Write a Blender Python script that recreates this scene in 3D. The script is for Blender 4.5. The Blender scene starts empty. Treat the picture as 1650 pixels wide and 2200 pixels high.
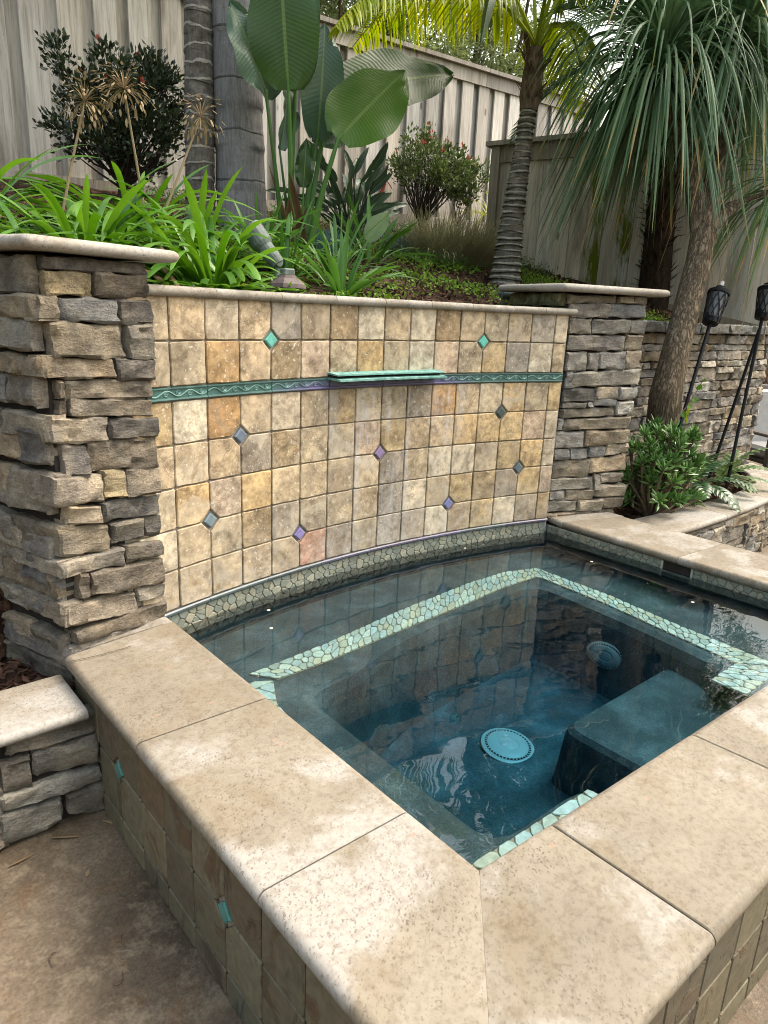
import bpy, math, random
import numpy as np
from mathutils import Vector, Matrix, noise as mnoise
# ---------------------------------------------------------------- camera, world, sun, exposure
sc = bpy.context.scene
COL = sc.collection
R_ = math.radians
cam_d = bpy.data.cameras.new('camera'); cam = bpy.data.objects.new('camera', cam_d); COL.objects.link(cam)
cam_d.sensor_fit = 'HORIZONTAL'; cam_d.sensor_width = 36.0; cam_d.lens = 36.0*1503.6/1650
cam_d.clip_start = 0.05; cam_d.clip_end = 500
yaw, pitch, roll = 0.71783, 0.28001, -0.043667
fw = Vector((math.sin(yaw)*math.cos(pitch), math.cos(yaw)*math.cos(pitch), -math.sin(pitch)))
rt = Vector((math.cos(yaw), -math.sin(yaw), 0)); dn = fw.cross(rt)
rt2 = rt*math.cos(roll)+dn*math.sin(roll); dn2 = dn*math.cos(roll)-rt*math.sin(roll)
m = Matrix((rt2, -dn2, -fw)).transposed().to_4x4(); m.translation = (-2.11776, -2.48360, 1.11552)
cam.matrix_world = m
sc.camera = cam

SUN_EL, SUN_AZ = R_(58), R_(112)          # azimuth clockwise from +Y, towards the sun
w = bpy.data.worlds.new('World'); sc.world = w; w.use_nodes = True
wn = w.node_tree.nodes; wl = w.node_tree.links
bg = wn['Background']; sky = wn.new('ShaderNodeTexSky'); sky.sky_type = 'NISHITA'; sky.sun_disc = False
sky.sun_elevation = SUN_EL; sky.sun_rotation = SUN_AZ; sky.dust_density = 8.0; sky.air_density = 2.5; sky.ozone_density = 1.0
hs = wn.new('ShaderNodeHueSaturation'); hs.inputs['Saturation'].default_value = 0.75
wl.new(sky.outputs[0], hs.inputs['Color']); wl.new(hs.outputs[0], bg.inputs['Color'])
bg.inputs['Strength'].default_value = 0.15
sd = bpy.data.lights.new('sun', 'SUN'); sd.energy = 0.65; sd.angle = R_(25); sd.color = (1.0, .985, .96)
so = bpy.data.objects.new('sun', sd); COL.objects.link(so)
sdir = Vector((math.sin(SUN_AZ)*math.cos(SUN_EL), math.cos(SUN_AZ)*math.cos(SUN_EL), math.sin(SUN_EL)))
so.rotation_euler = sdir.to_track_quat('Z', 'Y').to_euler(); so.location = sdir*20
vs = sc.view_settings; vs.view_transform = 'Standard'; vs.look = 'None'; vs.gamma = 1; vs.use_curve_mapping = False
vs.exposure = 1.5
cy = sc.cycles
cy.max_bounces = 8; cy.transparent_max_bounces = 24; cy.diffuse_bounces = 2; cy.glossy_bounces = 4
cy.filter_width = 1.0; cy.use_denoising = True; cy.sample_clamp_indirect = 6; cy.volume_bounces = 0; cy.caustics_reflective = False

rng = random.Random(7); nr = np.random.default_rng(7)
U = rng.uniform
# ---------------------------------------------------------------- material builder
class NB:
    def __init__(s, name):
        s.m = bpy.data.materials.new(name); s.m.use_nodes = True; s.t = s.m.node_tree
        s.t.nodes.clear(); s.o = s.t.nodes.new('ShaderNodeOutputMaterial'); s._g = None; s._i = None
    def n(s, ty, **a):
        x = s.t.nodes.new(ty)
        for k, v in a.items(): setattr(x, k, v)
        return x
    def put(s, sock, v):
        if isinstance(v, bpy.types.NodeSocket): s.t.links.new(v, sock)
        elif v is not None:
            if isinstance(v, (tuple, list)) and len(v) == 3 and sock.type == 'RGBA': v = (*v, 1)
            sock.default_value = v
    def geo(s, k='Position'):
        if not s._g: s._g = s.n('ShaderNodeNewGeometry')
        return s._g.outputs[k]
    def info(s, k):
        if not s._i: s._i = s.n('ShaderNodeObjectInfo')
        return s._i.outputs[k]
    def uv(s): return s.n('ShaderNodeTexCoord').outputs['UV']
    def vm(s, op, a, b):
        x = s.n('ShaderNodeVectorMath', operation=op); s.put(x.inputs[0], a)
        if op == 'SCALE': s.put(x.inputs[3], b)
        else: s.put(x.inputs[1], b)
        return x.outputs[0]
    def pos(s, sc3=(1, 1, 1), rnd=True):
        p = s.geo()
        if rnd: p = s.vm('ADD', p, s.vm('SCALE', (53.1, 31.7, 17.3), s.info('Random')))
        return s.vm('MULTIPLY', p, sc3) if sc3 != (1, 1, 1) else p
    def noise(s, v, scale, detail=3, rough=.55, dist=0):
        x = s.n('ShaderNodeTexNoise'); s.put(x.inputs['Vector'], v); s.put(x.inputs['Scale'], scale)
        s.put(x.inputs['Detail'], detail); s.put(x.inputs['Roughness'], rough); s.put(x.inputs['Distortion'], dist)
        return x.outputs[0]
    def vor(s, v, scale, feat='F1', out='Distance', rnd=1):
        x = s.n('ShaderNodeTexVoronoi', feature=feat); s.put(x.inputs['Vector'], v); s.put(x.inputs['Scale'], scale)
        s.put(x.inputs['Randomness'], rnd); return x.outputs[out]
    def ramp(s, f, stops):
        x = s.n('ShaderNodeValToRGB'); s.put(x.inputs[0], f); e = x.color_ramp.elements
        while len(e) < len(stops): e.new(.5)
        for q, (p, c) in zip(e, stops):
            q.position = p; q.color = (c, c, c, 1) if isinstance(c, (int, float)) else (*c, 1)
        return x.outputs[0]
    def mix(s, f, a, b, mode='MIX'):
        x = s.n('ShaderNodeMix', data_type='RGBA', blend_type=mode); s.put(x.inputs[0], f)
        s.put(x.inputs[6], a); s.put(x.inputs[7], b); return x.outputs[2]
    def ma(s, op, a, b=None, c=None):
        x = s.n('ShaderNodeMath', operation=op); s.put(x.inputs[0], a)
        if b is not None: s.put(x.inputs[1], b)
        if c is not None: s.put(x.inputs[2], c)
        return x.outputs[0]
    def sep(s, v):
        x = s.n('ShaderNodeSeparateXYZ'); s.put(x.inputs[0], v); return x.outputs
    def hsv(s, c, h=.5, sa=1, v=1):
        x = s.n('ShaderNodeHueSaturation'); s.put(x.inputs['Hue'], h); s.put(x.inputs['Saturation'], sa); s.put(x.inputs['Value'], v)
        s.put(x.inputs['Color'], c); return x.outputs[0]
    def bump(s, h, st=.5, d=.01, nrm=None):
        x = s.n('ShaderNodeBump'); s.put(x.inputs['Height'], h); x.inputs['Strength'].default_value = st
        x.inputs['Distance'].default_value = d
        if nrm: s.put(x.inputs['Normal'], nrm)
        return x.outputs[0]
    def out(s, col, rough=.8, nrm=None, spec=.3, metal=0, transl=0, tcol=None):
        p = s.n('ShaderNodeBsdfPrincipled'); s.put(p.inputs['Base Color'], col); s.put(p.inputs['Roughness'], rough)
        s.put(p.inputs['Metallic'], metal); s.put(p.inputs['Specular IOR Level'], spec)
        if nrm: s.put(p.inputs['Normal'], nrm)
        sh = p.outputs[0]
        if transl:
            t = s.n('ShaderNodeBsdfTranslucent'); s.put(t.inputs[0], tcol if tcol is not None else col)
            x = s.n('ShaderNodeMixShader'); x.inputs[0].default_value = transl
            s.t.links.new(sh, x.inputs[1]); s.t.links.new(t.outputs[0], x.inputs[2]); sh = x.outputs[0]
        s.t.links.new(sh, s.o.inputs[0]); return s.m
MT = {}
def mk_tile():
    b = NB('travertine_tile'); p = b.pos(); c = b.info('Color')
    n1 = b.noise(p, 9, 5, .6, .6); n2 = b.noise(p, 34, 4, .65)
    c = b.mix(.9, c, b.ramp(n1, [(.3, (.42, .38, .33)), (.48, (.9, .87, .82)), (.66, (1.35, 1.28, 1.15))]), 'MULTIPLY')
    c = b.mix(.6, c, b.ramp(n2, [(.36, (.45, .41, .36)), (.56, (1.12, 1.12, 1.12))]), 'MULTIPLY')
    vein = b.ramp(b.ma('ABSOLUTE', b.ma('SUBTRACT', b.noise(b.pos((1, 1, 1.5)), 7, 6, .65, 1.5), .5)), [(0, 1), (.022, 0)])
    c = b.mix(b.ma('MULTIPLY', vein, b.ma('MULTIPLY', b.info('Random'), .75)), c, (.14, .095, .06))
    wh = b.ramp(b.noise(p, 60, 3, .7), [(.6, 0), (.68, 1)])
    c = b.mix(b.ma('MULTIPLY', wh, .7), c, (.70, .65, .56))
    pv = b.vor(b.vm('ADD', p, b.vm('SCALE', (1, 1, 1), n2)), 105); pm = b.noise(p, 16, 2)
    rv = b.ma('FRACT', b.ma('MULTIPLY', b.info('Random'), 7.31)); rv2 = b.ma('FRACT', b.ma('MULTIPLY', b.info('Random'), 13.7))
    pit = b.ma('MULTIPLY', b.ramp(pv, [(.16, 1), (.3, 0)]), b.ramp(b.ma('ADD', pm, b.ma('MULTIPLY', b.ma('SUBTRACT', rv, .5), .28)), [(.46, 0), (.56, 1)]))
    c = b.mix(b.ma('MULTIPLY', pit, .85), c, (.07, .05, .035))
    ccl = b.ramp(b.noise(b.vm('ADD', p, (9, 2, 5)), 5, 6, .68, 1.4), [(.5, 0), (.56, 1)])
    c = b.mix(b.ma('MULTIPLY', ccl, b.ma('MULTIPLY', rv2, .55)), c, b.mix(rv, (.62, .56, .46), (.22, .15, .09)))
    # lime streaks left by the falling water, below the spillway
    X, Y, Z = b.sep(b.geo())
    st = b.ma('MULTIPLY', b.noise(b.vm('MULTIPLY', b.geo(), (19, 19, 1.4)), 1, 5, .7), b.ma('ADD', .62, b.ma('MULTIPLY', b.noise(b.geo(), 14, 5, .7), .76)))
    band = b.ma('MULTIPLY', b.ramp(b.ma('ABSOLUTE', b.ma('SUBTRACT', X, .12)), [(.25, 1), (.55, 0)]), b.ramp(Z, [(.05, .35), (.6, 1), (.79, 1), (.8, 0)]))
    c = b.mix(b.ma('MULTIPLY', b.ma('MULTIPLY', b.ramp(st, [(.5, 0), (.66, 1)]), band), .6), c, (.52, .51, .53))
    lime = b.ma('MULTIPLY', b.ramp(b.ma('ADD', Z, b.ma('MULTIPLY', b.noise(b.geo(), 6, 6, .7), .35)), [(.12, .8), (.42, 0)]), b.ramp(b.noise(b.geo(), 18, 6, .75), [(.42, 0), (.6, .7)]))
    c = b.mix(lime, c, (.50, .475, .44))
    h = b.ma('SUBTRACT', b.ma('MULTIPLY', n2, .5), pit)
    MT['tile'] = b.out(c, .78, b.bump(h, .5, .004), .25)
def mk_coping(name, warm, pale, patch):
    b = NB(name); p = b.pos(); 
    n1 = b.noise(p, 3.2, 5, .6, .4); n2 = b.noise(p, 55, 4, .7); n3 = b.noise(p, 14, 4, .6)
    c = b.mix(b.ramp(n3, [(.3, 0), (.7, 1)]), warm, tuple(min(1, x*1.16) for x in warm))
    c = b.mix(1, c, b.ramp(b.noise(p, 1.3, 5, .6, .2), [(.35, (.78, .76, .74)), (.6, (1.06, 1.06, 1.06))]), 'MULTIPLY')
    c = b.mix(b.ramp(b.noise(p, 4.5, 7, .68, .5), [(.5, 0), (.68, .5)]), c, (warm[0]*.80, warm[1]*.70, warm[2]*.53))
    c = b.mix(b.ramp(b.noise(b.vm('ADD', p, (7, 3, 1)), 1.9, 6, .62, .35), [(patch, 0), (patch+.07, .75)]), c, pale)
    c = b.mix(.6, c, b.ramp(n2, [(.34, (.66, .60, .54)), (.54, (1.06, 1.06, 1.06))]), 'MULTIPLY')
    pv = b.vor(b.vm('ADD', p, b.vm('SCALE', (.05, .05, .05), n2)), 105)
    sz = b.noise(p, 23, 2)
    pit = b.ramp(b.ma('SUBTRACT', pv, b.ma('MULTIPLY', sz, .42)), [(.02, 1), (.09, 0)])
    c = b.mix(b.ma('MULTIPLY', b.ma('MULTIPLY', pit, b.ramp(b.noise(b.vm('ADD', p, (1, 8, 3)), 4, 4, .6), [(.35, .2), (.65, 1)])), .7), c, (.075, .055, .042))
    fl = b.ma('MULTIPLY', b.ramp(b.vor(b.vm('MULTIPLY', p, (1, 1.5, 1)), 9), [(.06, 1), (.1, 0)]), .5)
    c = b.mix(fl, c, (.30, .19, .14))
    h = b.ma('SUBTRACT', b.ma('MULTIPLY', n2, .35), pit)
    return b.out(c, .72, b.bump(h, .35, .003), .3)
def mk_stone():
    b = NB('ledge_stone'); p = b.pos(); c = b.info('Color')
    n1 = b.noise(p, 7, 5, .6, .5); n2 = b.noise(b.pos((1, 1, 1.7)), 42, 9, .8); n4 = b.noise(p, 150, 3, .7)
    c = b.mix(.8, c, b.ramp(n1, [(.3, (.40, .40, .43)), (.5, (.93, .92, .9)), (.7, (1.55, 1.45, 1.28))]), 'MULTIPLY')
    c = b.mix(.65, c, b.ramp(n2, [(.33, (.42, .42, .42)), (.6, (1.18, 1.18, 1.18))]), 'MULTIPLY')
    c = b.mix(.5, c, b.ramp(n4, [(.36, (.6, .6, .6)), (.62, (1.3, 1.3, 1.3))]), 'MULTIPLY')
    X, Y, Z = b.sep(b.geo('Normal'))
    c = b.mix(b.ma('MULTIPLY', b.ramp(b.noise(p, 20, 4, .6), [(.5, 0), (.7, 1)]), .32), c, (.42, .38, .31))
    x = b.n('ShaderNodeTexNoise', noise_type='RIDGED_MULTIFRACTAL'); b.put(x.inputs['Vector'], b.pos((1, 1, 2.4))); b.put(x.inputs['Scale'], 13); b.put(x.inputs['Detail'], 8); b.put(x.inputs['Roughness'], .6)
    rd = b.ma('MULTIPLY', x.outputs[0], .5)
    c = b.mix(b.ramp(rd, [(.55, 0), (.9, .4)]), c, (.07, .062, .053))
    h = b.ma('SUBTRACT', b.ma('ADD', b.ma('MULTIPLY', n2, .8), b.ma('MULTIPLY', n4, .3)), b.ma('MULTIPLY', rd, .5))
    MT['stone'] = b.out(c, .9, b.bump(b.ma('ADD', h, b.ma('MULTIPLY', b.noise(b.pos((1, 1, 2)), 16, 4, .6), 1.2)), 1.0, .017), .2)
def mk_slate():
    b = NB('slate_tile'); p = b.pos(); c = b.info('Color')
    n1 = b.noise(b.pos((1, 1.6, .7)), 5, 6, .65, 1.2); n2 = b.noise(p, 40, 4, .6)
    lay = b.ramp(n1, [(.40, 0), (.44, 1)]); lay2 = b.ramp(b.noise(b.vm('ADD', p, (5, 5, 5)), 6, 5, .6, 1), [(.56, 0), (.6, 1)])
    c2 = b.mix(lay, c, b.mix(.6, c, (.15, .13, .085))); c2 = b.mix(b.ma('MULTIPLY', lay2, b.ma('MULTIPLY', b.info('Random'), .7)), c2, (.10, .048, .024))
    c2 = b.mix(.6, c2, b.ramp(n2, [(.3, .55), (.65, 1.15)]), 'MULTIPLY')
    MT['slate'] = b.out(c2, .62, b.bump(b.ma('ADD', b.ma('ADD', lay, lay2), b.ma('MULTIPLY', n2, .6)), .5, .003), .35)
def mk_plain(name, col, rough=.8, var=.3, scale=20, bump=.2, bd=.004, spec=.3, metal=0, rnd=False, sc3=(1, 1, 1)):
    b = NB(name); p = b.pos(sc3, rnd); n = b.noise(p, scale, 5, .62)
    c = b.mix(1, col, b.ramp(n, [(.3, 1-var), (.7, 1+var)]), 'MULTIPLY')
    MT[name] = b.out(c, rough, b.bump(n, bump, bd), spec, metal); return MT[name]
def mk_objcol(name, rough=.5, var=.3, scale=30, bump=.15, bd=.003, spec=.4):
    b = NB(name); n = b.noise(b.pos(), scale, 4, .6)
    c = b.mix(1, b.info('Color'), b.ramp(n, [(.3, 1-var), (.7, 1+var)]), 'MULTIPLY')
    MT[name] = b.out(c, rough, b.bump(n, bump, bd), spec)
def mk_glaze():
    b = NB('glazed_border'); p = b.pos((1, 1, 1), False); X, Y, Z = b.sep(b.geo())
    n = b.noise(p, 14, 4, .6); c = b.ramp(n, [(.3, (.030, .080, .078)), (.6, (.050, .125, .118)), (.8, (.10, .20, .185))])
    st = b.ma('MULTIPLY', b.ramp(b.ma('ABSOLUTE', b.ma('SUBTRACT', X, -.02)), [(.38, 1), (.62, 0)]), b.ramp(b.ma('ADD', b.ma('MULTIPLY', b.ma('SUBTRACT', .83, Z), 16), b.ma('MULTIPLY', n, .5)), [(.3, 0), (.85, 1)]))
    c = b.mix(b.ma('MULTIPLY', st, .85), c, (.10, .075, .21))
    MT['glaze'] = b.out(c, .38, b.bump(n, .2, .003), .5)
def mk_verdigris():
    b = NB('verdigris'); p = b.pos((1, 1, 1), False); n = b.noise(p, 30, 5, .7)
    c = b.ramp(n, [(.3, (.06, .15, .145)), (.5, (.13, .30, .27)), (.7, (.30, .47, .43))])
    MT['verdigris'] = b.out(c, .6, b.bump(n, .3, .003), .4)
def mk_wood():
    b = NB('weathered_wood'); c = b.info('Color')
    g = b.noise(b.pos((1, 1, .045)), 55, 6, .7, .25); g2 = b.noise(b.pos((1, 1, .12)), 9, 4, .6, .3)
    kn = b.vor(b.pos((1, 1, .42)), 5.2); kr = b.ramp(kn, [(.0, 1), (.07, 1), (.1, 0)])
    ring = b.ma('MULTIPLY', b.ramp(kn, [(.08, 1), (.3, 0)]), b.ma('SINE', b.ma('MULTIPLY', kn, 130)))
    c = b.mix(.8, c, b.ramp(g, [(.32, (.55, .53, .5)), (.52, (1, 1, 1)), (.7, (1.2, 1.18, 1.16))]), 'MULTIPLY')
    c = b.mix(.7, c, b.ramp(g2, [(.3, (.68, .64, .6)), (.6, (1.08, 1.06, 1.03))]), 'MULTIPLY')
    c = b.mix(b.ma('MULTIPLY', kr, .7), c, (.12, .085, .06))
    c = b.mix(b.ma('MULTIPLY', b.ramp(ring, [(.3, 0), (1, 1)]), .3), c, (.2, .16, .12))
    st = b.ramp(b.noise(b.pos((1, 1, .3), True), 2.2, 5, .65), [(.56, 0), (.7, .75)])
    c = b.mix(st, c, (.17, .145, .12))
    MT['wood'] = b.out(c, .9, b.bump(g, .5, .004), .15)
    b2 = NB('mossy_wood'); c = b2.info('Color'); g = b2.noise(b2.pos((1, 1, .045)), 55, 6, .7, .25)
    c = b2.mix(.8, c, b2.ramp(g, [(.32, (.5, .48, .45)), (.6, (1.1, 1.1, 1.1))]), 'MULTIPLY')
    mm = b2.ramp(b2.noise(b2.pos((1, 1, .25)), 7, 5, .7), [(.46, 0), (.56, 1)])
    Z = b2.sep(b2.geo())[2]
    c = b2.mix(b2.ma('MULTIPLY', mm, b2.ramp(Z, [(.0, 1), (1, 1)])), c, (.10, .13, .012))
    MT['mossy'] = b2.out(c, .9, b2.bump(g, .5, .004), .15)
def mk_leaf(name, c1, c2, transl=.3, rough=.42, spec=.45, dead=None, ribs=0, island=False, sat=1.0):
    b = NB(name); f = b.geo('Random Per Island') if island else b.info('Random')
    n = b.noise(b.pos((1, 1, 1), False), 6, 3)
    c = b.mix(b.ma('ADD', b.ma('MULTIPLY', f, .7), b.ma('MULTIPLY', b.ma('SUBTRACT', n, .5), .9)), c1, c2)
    nrm = None
    if dead or ribs:
        u, v, _ = b.sep(b.uv())
    if dead:   # tips dry out with length along the blade
        c = b.mix(b.ramp(b.ma('ADD', u, b.ma('MULTIPLY', b.ma('SUBTRACT', f, .5), dead[1])), [(dead[0], 0), (min(1, dead[0]+.22), 1)]), c, dead[2])
    if ribs:
        wv = b.ma('SINE', b.ma('MULTIPLY', b.ma('ADD', u, b.ma('MULTIPLY', b.ma('ABSOLUTE', b.ma('SUBTRACT', v, .5)), .25)), ribs))
        mid = b.ramp(b.ma('ABSOLUTE', b.ma('SUBTRACT', v, .5)), [(.0, 1), (.016, 1), (.03, 0)])
        c = b.mix(b.ma('MULTIPLY', wv, .10), c, tuple(x*.55 for x in c1)); c = b.mix(b.ma('MULTIPLY', mid, .5), c, (.20, .30, .09))
        nrm = b.bump(b.ma('ADD', wv, b.ma('MULTIPLY', mid, 3)), .10, .004)
    MT[name] = b.out(c, rough, nrm, spec, 0, transl, b.hsv(c, .49, 1.1, 1.25) if transl else None)
def mk_bark():
    def ring(key, base, line, per, wd, mott, amt, wav=.9):
        b = NB(key+'_bark'); p = b.pos((1, 1, 1), False); Z = b.sep(p)[2]
        n = b.noise(p, 22, 6, .7); st = b.noise(b.pos((1, 1, .10), False), 75, 5, .65); ln = b.noise(p, 7, 3, .5)
        c = b.mix(1, base, b.ramp(n, [(.3, 1-mott), (.7, 1+mott)]), 'MULTIPLY')
        c = b.mix(.6, c, b.ramp(st, [(.36, (.55, .54, .53)), (.6, (1.12, 1.12, 1.12))]), 'MULTIPLY')
        fr = b.ma('FRACT', b.ma('ADD', b.ma('DIVIDE', Z, per), b.ma('MULTIPLY', ln, wav)))
        m_ = b.ma('MULTIPLY', b.ramp(b.ma('ABSOLUTE', b.ma('SUBTRACT', fr, .5)), [(wd, 1), (wd*1.8, 0)]), b.ramp(n, [(.3, .4), (.55, 1)]))
        c = b.mix(b.ma('MULTIPLY', m_, amt), c, line)
        c = b.mix(b.ramp(b.noise(p, 5, 6, .72), [(.54, 0), (.66, .5)]), c, (.30, .29, .27))
        MT[key] = b.out(c, .9, b.bump(b.ma('ADD', b.ma('MULTIPLY', m_, 1.5), b.ma('ADD', st, n)), .6, .012), .15)
    ring('ring_scar', (.12, .11, .10), (.42, .40, .36), .10, .05, .5, .85)
    ring('ring_smooth', (.20, .20, .21), (.05, .05, .05), .30, .014, .15, .75, .18)
    ring('ring_close', (.105, .10, .085), (.40, .38, .33), .045, .11, .4, .8)
    b = NB('furrowed_bark'); p = b.pos((1, 1, .3), False); v = b.ma('ABSOLUTE', b.ma('SUBTRACT', b.noise(b.pos((1, 1, .13), False), 46, 4, .6, .5), .5)); v = b.ma('MULTIPLY', v, 2.2)
    n = b.noise(b.pos((1, 1, .25), False), 70, 5, .7)
    c = b.mix(1, b.ramp(n, [(.3, (.13, .10, .07)), (.7, (.31, .25, .18))]), b.ramp(v, [(0, .4), (.22, 1.1)]), 'MULTIPLY')
    MT['furrow'] = b.out(c, .92, b.bump(b.ma('ADD', b.ramp(v, [(0, 0), (.25, 1)]), n), .9, .012), .15)
    b = NB('cracked_bark'); p = b.pos((1, 1, .8), False); v = b.vor(b.vm('ADD', p, b.vm('SCALE', (.05, .05, .05), b.noise(p, 14, 4))), 30, 'DISTANCE_TO_EDGE')
    c = b.ramp(v, [(0, (.012, .010, .008)), (.09, (.10, .078, .052)), (.4, (.17, .135, .09))])
    MT['crack'] = b.out(c, .92, b.bump(b.ramp(v, [(0, 0), (.2, 1)]), 1, .015), .15)
def mk_ground():
    b = NB('stained_concrete'); p = b.pos((1, 1, 1), False)
    n1 = b.noise(p, 2.4, 8, .66, .1); n2 = b.noise(p, 9, 9, .76, .15); n3 = b.noise(p, 95, 5, .8)
    c = b.ramp(n1, [(.32, (.068, .049, .032)), (.5, (.108, .080, .052)), (.66, (.155, .117, .078))])
    c = b.mix(b.ramp(n2, [(.5, 0), (.60, .7)]), c, (.215, .172, .118))
    c = b.mix(b.ramp(b.noise(b.vm('ADD', p, (3, 9, 0)), 6, 8, .72, .2), [(.55, 0), (.66, .6)]), c, (.13, .075, .035))
    c = b.mix(.7, c, b.ramp(n3, [(.36, .5), (.6, 1.2)]), 'MULTIPLY')
    h = b.ma('ADD', b.noise(p, 9, 8, .7, .2), b.ma('MULTIPLY', n3, .2))
    MT['patio'] = b.out(c, b.ramp(n1, [(.35, .42), (.65, .75)]), b.bump(h, .35, .02), .4)
    b = NB('mulch'); p = b.pos((1, 1, 1), False); v = b.vor(p, 34, 'F1', 'Color'); n = b.noise(p, 50, 4, .7)
    c = b.mix(1, b.ramp(b.sep(v)[0], [(.1, (.02, .012, .008)), (.6, (.075, .042, .028)), (.95, (.14, .09, .06))]), b.ramp(n, [(.3, .5), (.7, 1.3)]), 'MULTIPLY')
    MT['mulch'] = b.out(c, .95, b.bump(b.ma('ADD', b.sep(v)[1], n), .8, .03), .1)
def mk_plaster():
    b = NB('pebble_plaster'); p = b.pos((1, 1, 1), False); n1 = b.noise(p, 5, 6, .68, .4); n2 = b.noise(p, 130, 3, .6)
    c = b.ramp(n1, [(.3, (.026, .040, .043)), (.5, (.043, .066, .072)), (.7, (.092, .13, .14))])
    c = b.mix(.6, c, b.ramp(n2, [(.35, .6), (.62, 1.3)]), 'MULTIPLY')
    MT['plaster'] = b.out(c, .85, b.bump(n2, .4, .004), .2)
def mk_water():
    b = NB('water'); p = b.geo()
    w1 = b.noise(p, 4.5, 2, .5, .3); w2 = b.noise(p, 20, 1, .4, .2)
    h = b.ma('ADD', b.ma('MULTIPLY', w1, .8), b.ma('MULTIPLY', w2, .09))
    nb = b.bump(h, .35, .007)
    fr = b.n('ShaderNodeFresnel'); fr.inputs['IOR'].default_value = 1.55; b.put(fr.inputs['Normal'], nb)
    gl = b.n('ShaderNodeBsdfGlossy'); gl.inputs['Roughness'].default_value = .0; b.put(gl.inputs['Normal'], nb)
    tr = b.n('ShaderNodeBsdfTransparent'); x = b.n('ShaderNodeMixShader')
    b.t.links.new(fr.outputs[0], x.inputs[0]); b.t.links.new(tr.outputs[0], x.inputs[1]); b.t.links.new(gl.outputs[0], x.inputs[2])
    b.t.links.new(x.outputs[0], b.o.inputs[0])
    va = b.n('ShaderNodeVolumeAbsorption'); va.inputs['Color'].default_value = (.18, .70, .86, 1); va.inputs['Density'].default_value = 1.9
    b.t.links.new(va.outputs[0], b.o.inputs['Volume']); MT['water'] = b.m
def mk_relief():
    b = NB('glazed_relief'); n = b.noise(b.pos((1, 1, 1), False), 14, 4, .6); X, Y, Z = b.sep(b.geo())
    c = b.ramp(n, [(.3, (.075, .17, .16)), (.6, (.12, .25, .23)), (.8, (.22, .36, .33))])
    st = b.ramp(b.ma('ABSOLUTE', b.ma('SUBTRACT', X, -.02)), [(.38, .6), (.55, 0)])
    MT['relief'] = b.out(b.mix(st, c, (.12, .10, .22)), .38, None, .5)
mk_relief(); mk_tile(); mk_stone(); mk_slate(); mk_glaze(); mk_verdigris(); mk_wood(); mk_bark(); mk_ground(); mk_plaster(); mk_water()
MT['coping'] = mk_coping('travertine_coping', (.194, .170, .133), (.31, .295, .272), .50)
MT['ledge'] = mk_coping('travertine_ledge', (.235, .21, .172), (.33, .32, .30), .44)
MT['cap'] = mk_coping('travertine_cap', (.26, .242, .213), (.34, .325, .305), .48)
mk_plain('grout', (.30, .268, .225), .95, .3, 60, .3, .003)
mk_plain('gold_grout', (.26, .22, .15), .95, .3, 60, .3, .003)
mk_plain('mortar', (.025, .022, .02), .95, .4, 30, .3, .01)
mk_plain('block', (.22, .20, .17), .95, .2, 20)
mk_objcol('pebble', .55, .22, 45, .2, .002, .4)
mk_objcol('ceramic', .32, .25, 25, .1, .003, .5)
mk_objcol('paint', .5, .12, 20, .05, .002, .4)
mk_plain('drain_plastic', (.36, .39, .37), .4, .06, 20, .02)
mk_plain('black_metal', (.006, .0065, .009), .6, .3, 40, .1, .002, .2)
mk_plain('smoked_glass', (.07, .075, .075), .25, .3, 20, .1, .002, .5)
mk_plain('bronze', (.085, .06, .055), .45, .5, 30, .3, .003, .5)
mk_plain('patina', (.095, .125, .11), .6, .4, 30, .3, .003, .4)
mk_plain('twig', (.10, .075, .05), .9, .4, 40, .3)
mk_plain('dark_branch', (.03, .024, .02), .9, .4, 40, .3)
mk_plain('fibre', (.035, .025, .018), .95, .6, 50, .8, .02, .1, 0, False, (1, 1, .3))
mk_plain('husk', (.13, .10, .075), .95, .6, 50, .8, .015, .1, 0, False, (1, 1, .2))
mk_plain('wick', (.55, .53, .48), .9, .2, 40)
mk_leaf('agapanthus_leaf', (.050, .15, .014), (.165, .33, .045), .32, .36, .5, (1.03, .30, (.22, .18, .06)))
mk_leaf('clivia_leaf', (.05, .14, .022), (.12, .27, .06), .3, .36, .5)
mk_leaf('paddle_leaf', (.026, .070, .018), (.062, .135, .026), .3, .36, .5, None, 210)
mk_leaf('bright_paddle_leaf', (.055, .14, .018), (.09, .19, .025), .35, .34, .5, None, 210)
mk_leaf('pale_paddle_leaf', (.060, .12, .080), (.095, .17, .11), .2, .35, .5, None, 150)
mk_leaf('strelitzia_leaf', (.030, .065, .036), (.075, .13, .075), .15, .4, .5, None, 120)
mk_leaf('bush_leaf', (.010, .020, .010), (.055, .085, .035), .15, .3, .55, None, 0, True)
mk_leaf('topiary_leaf', (.03, .06, .02), (.19, .25, .085), .3, .32, .5, None, 0, True)
mk_leaf('red_leaf', (.30, .07, .05), (.42, .16, .10), .3, .5, .3, None, 0, True)
mk_leaf('tree_leaf', (.12, .16, .06), (.26, .31, .14), .4, .6, .3, None, 0, True)
mk_leaf('frond_yellow', (.16, .26, .02), (.46, .46, .03), .42, .4, .4, None, 0, True)
mk_leaf('frond_dark', (.020, .055, .018), (.05, .10, .03), .2, .4, .4, None, 0, True)
mk_leaf('frond_date', (.06, .13, .055), (.14, .24, .11), .25, .38, .5, None, 0, True)
mk_leaf('ponytail_leaf', (.075, .15, .075), (.17, .27, .12), .28, .42, .4, (.88, .6, (.36, .27, .10)))
mk_leaf('senecio_leaf', (.10, .19, .20), (.20, .32, .33), .1, .5, .3, None, 0, True)
mk_leaf('wispy_stem', (.20, .20, .11), (.38, .36, .22), .2, .7, .2, None, 0, True)
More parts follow.
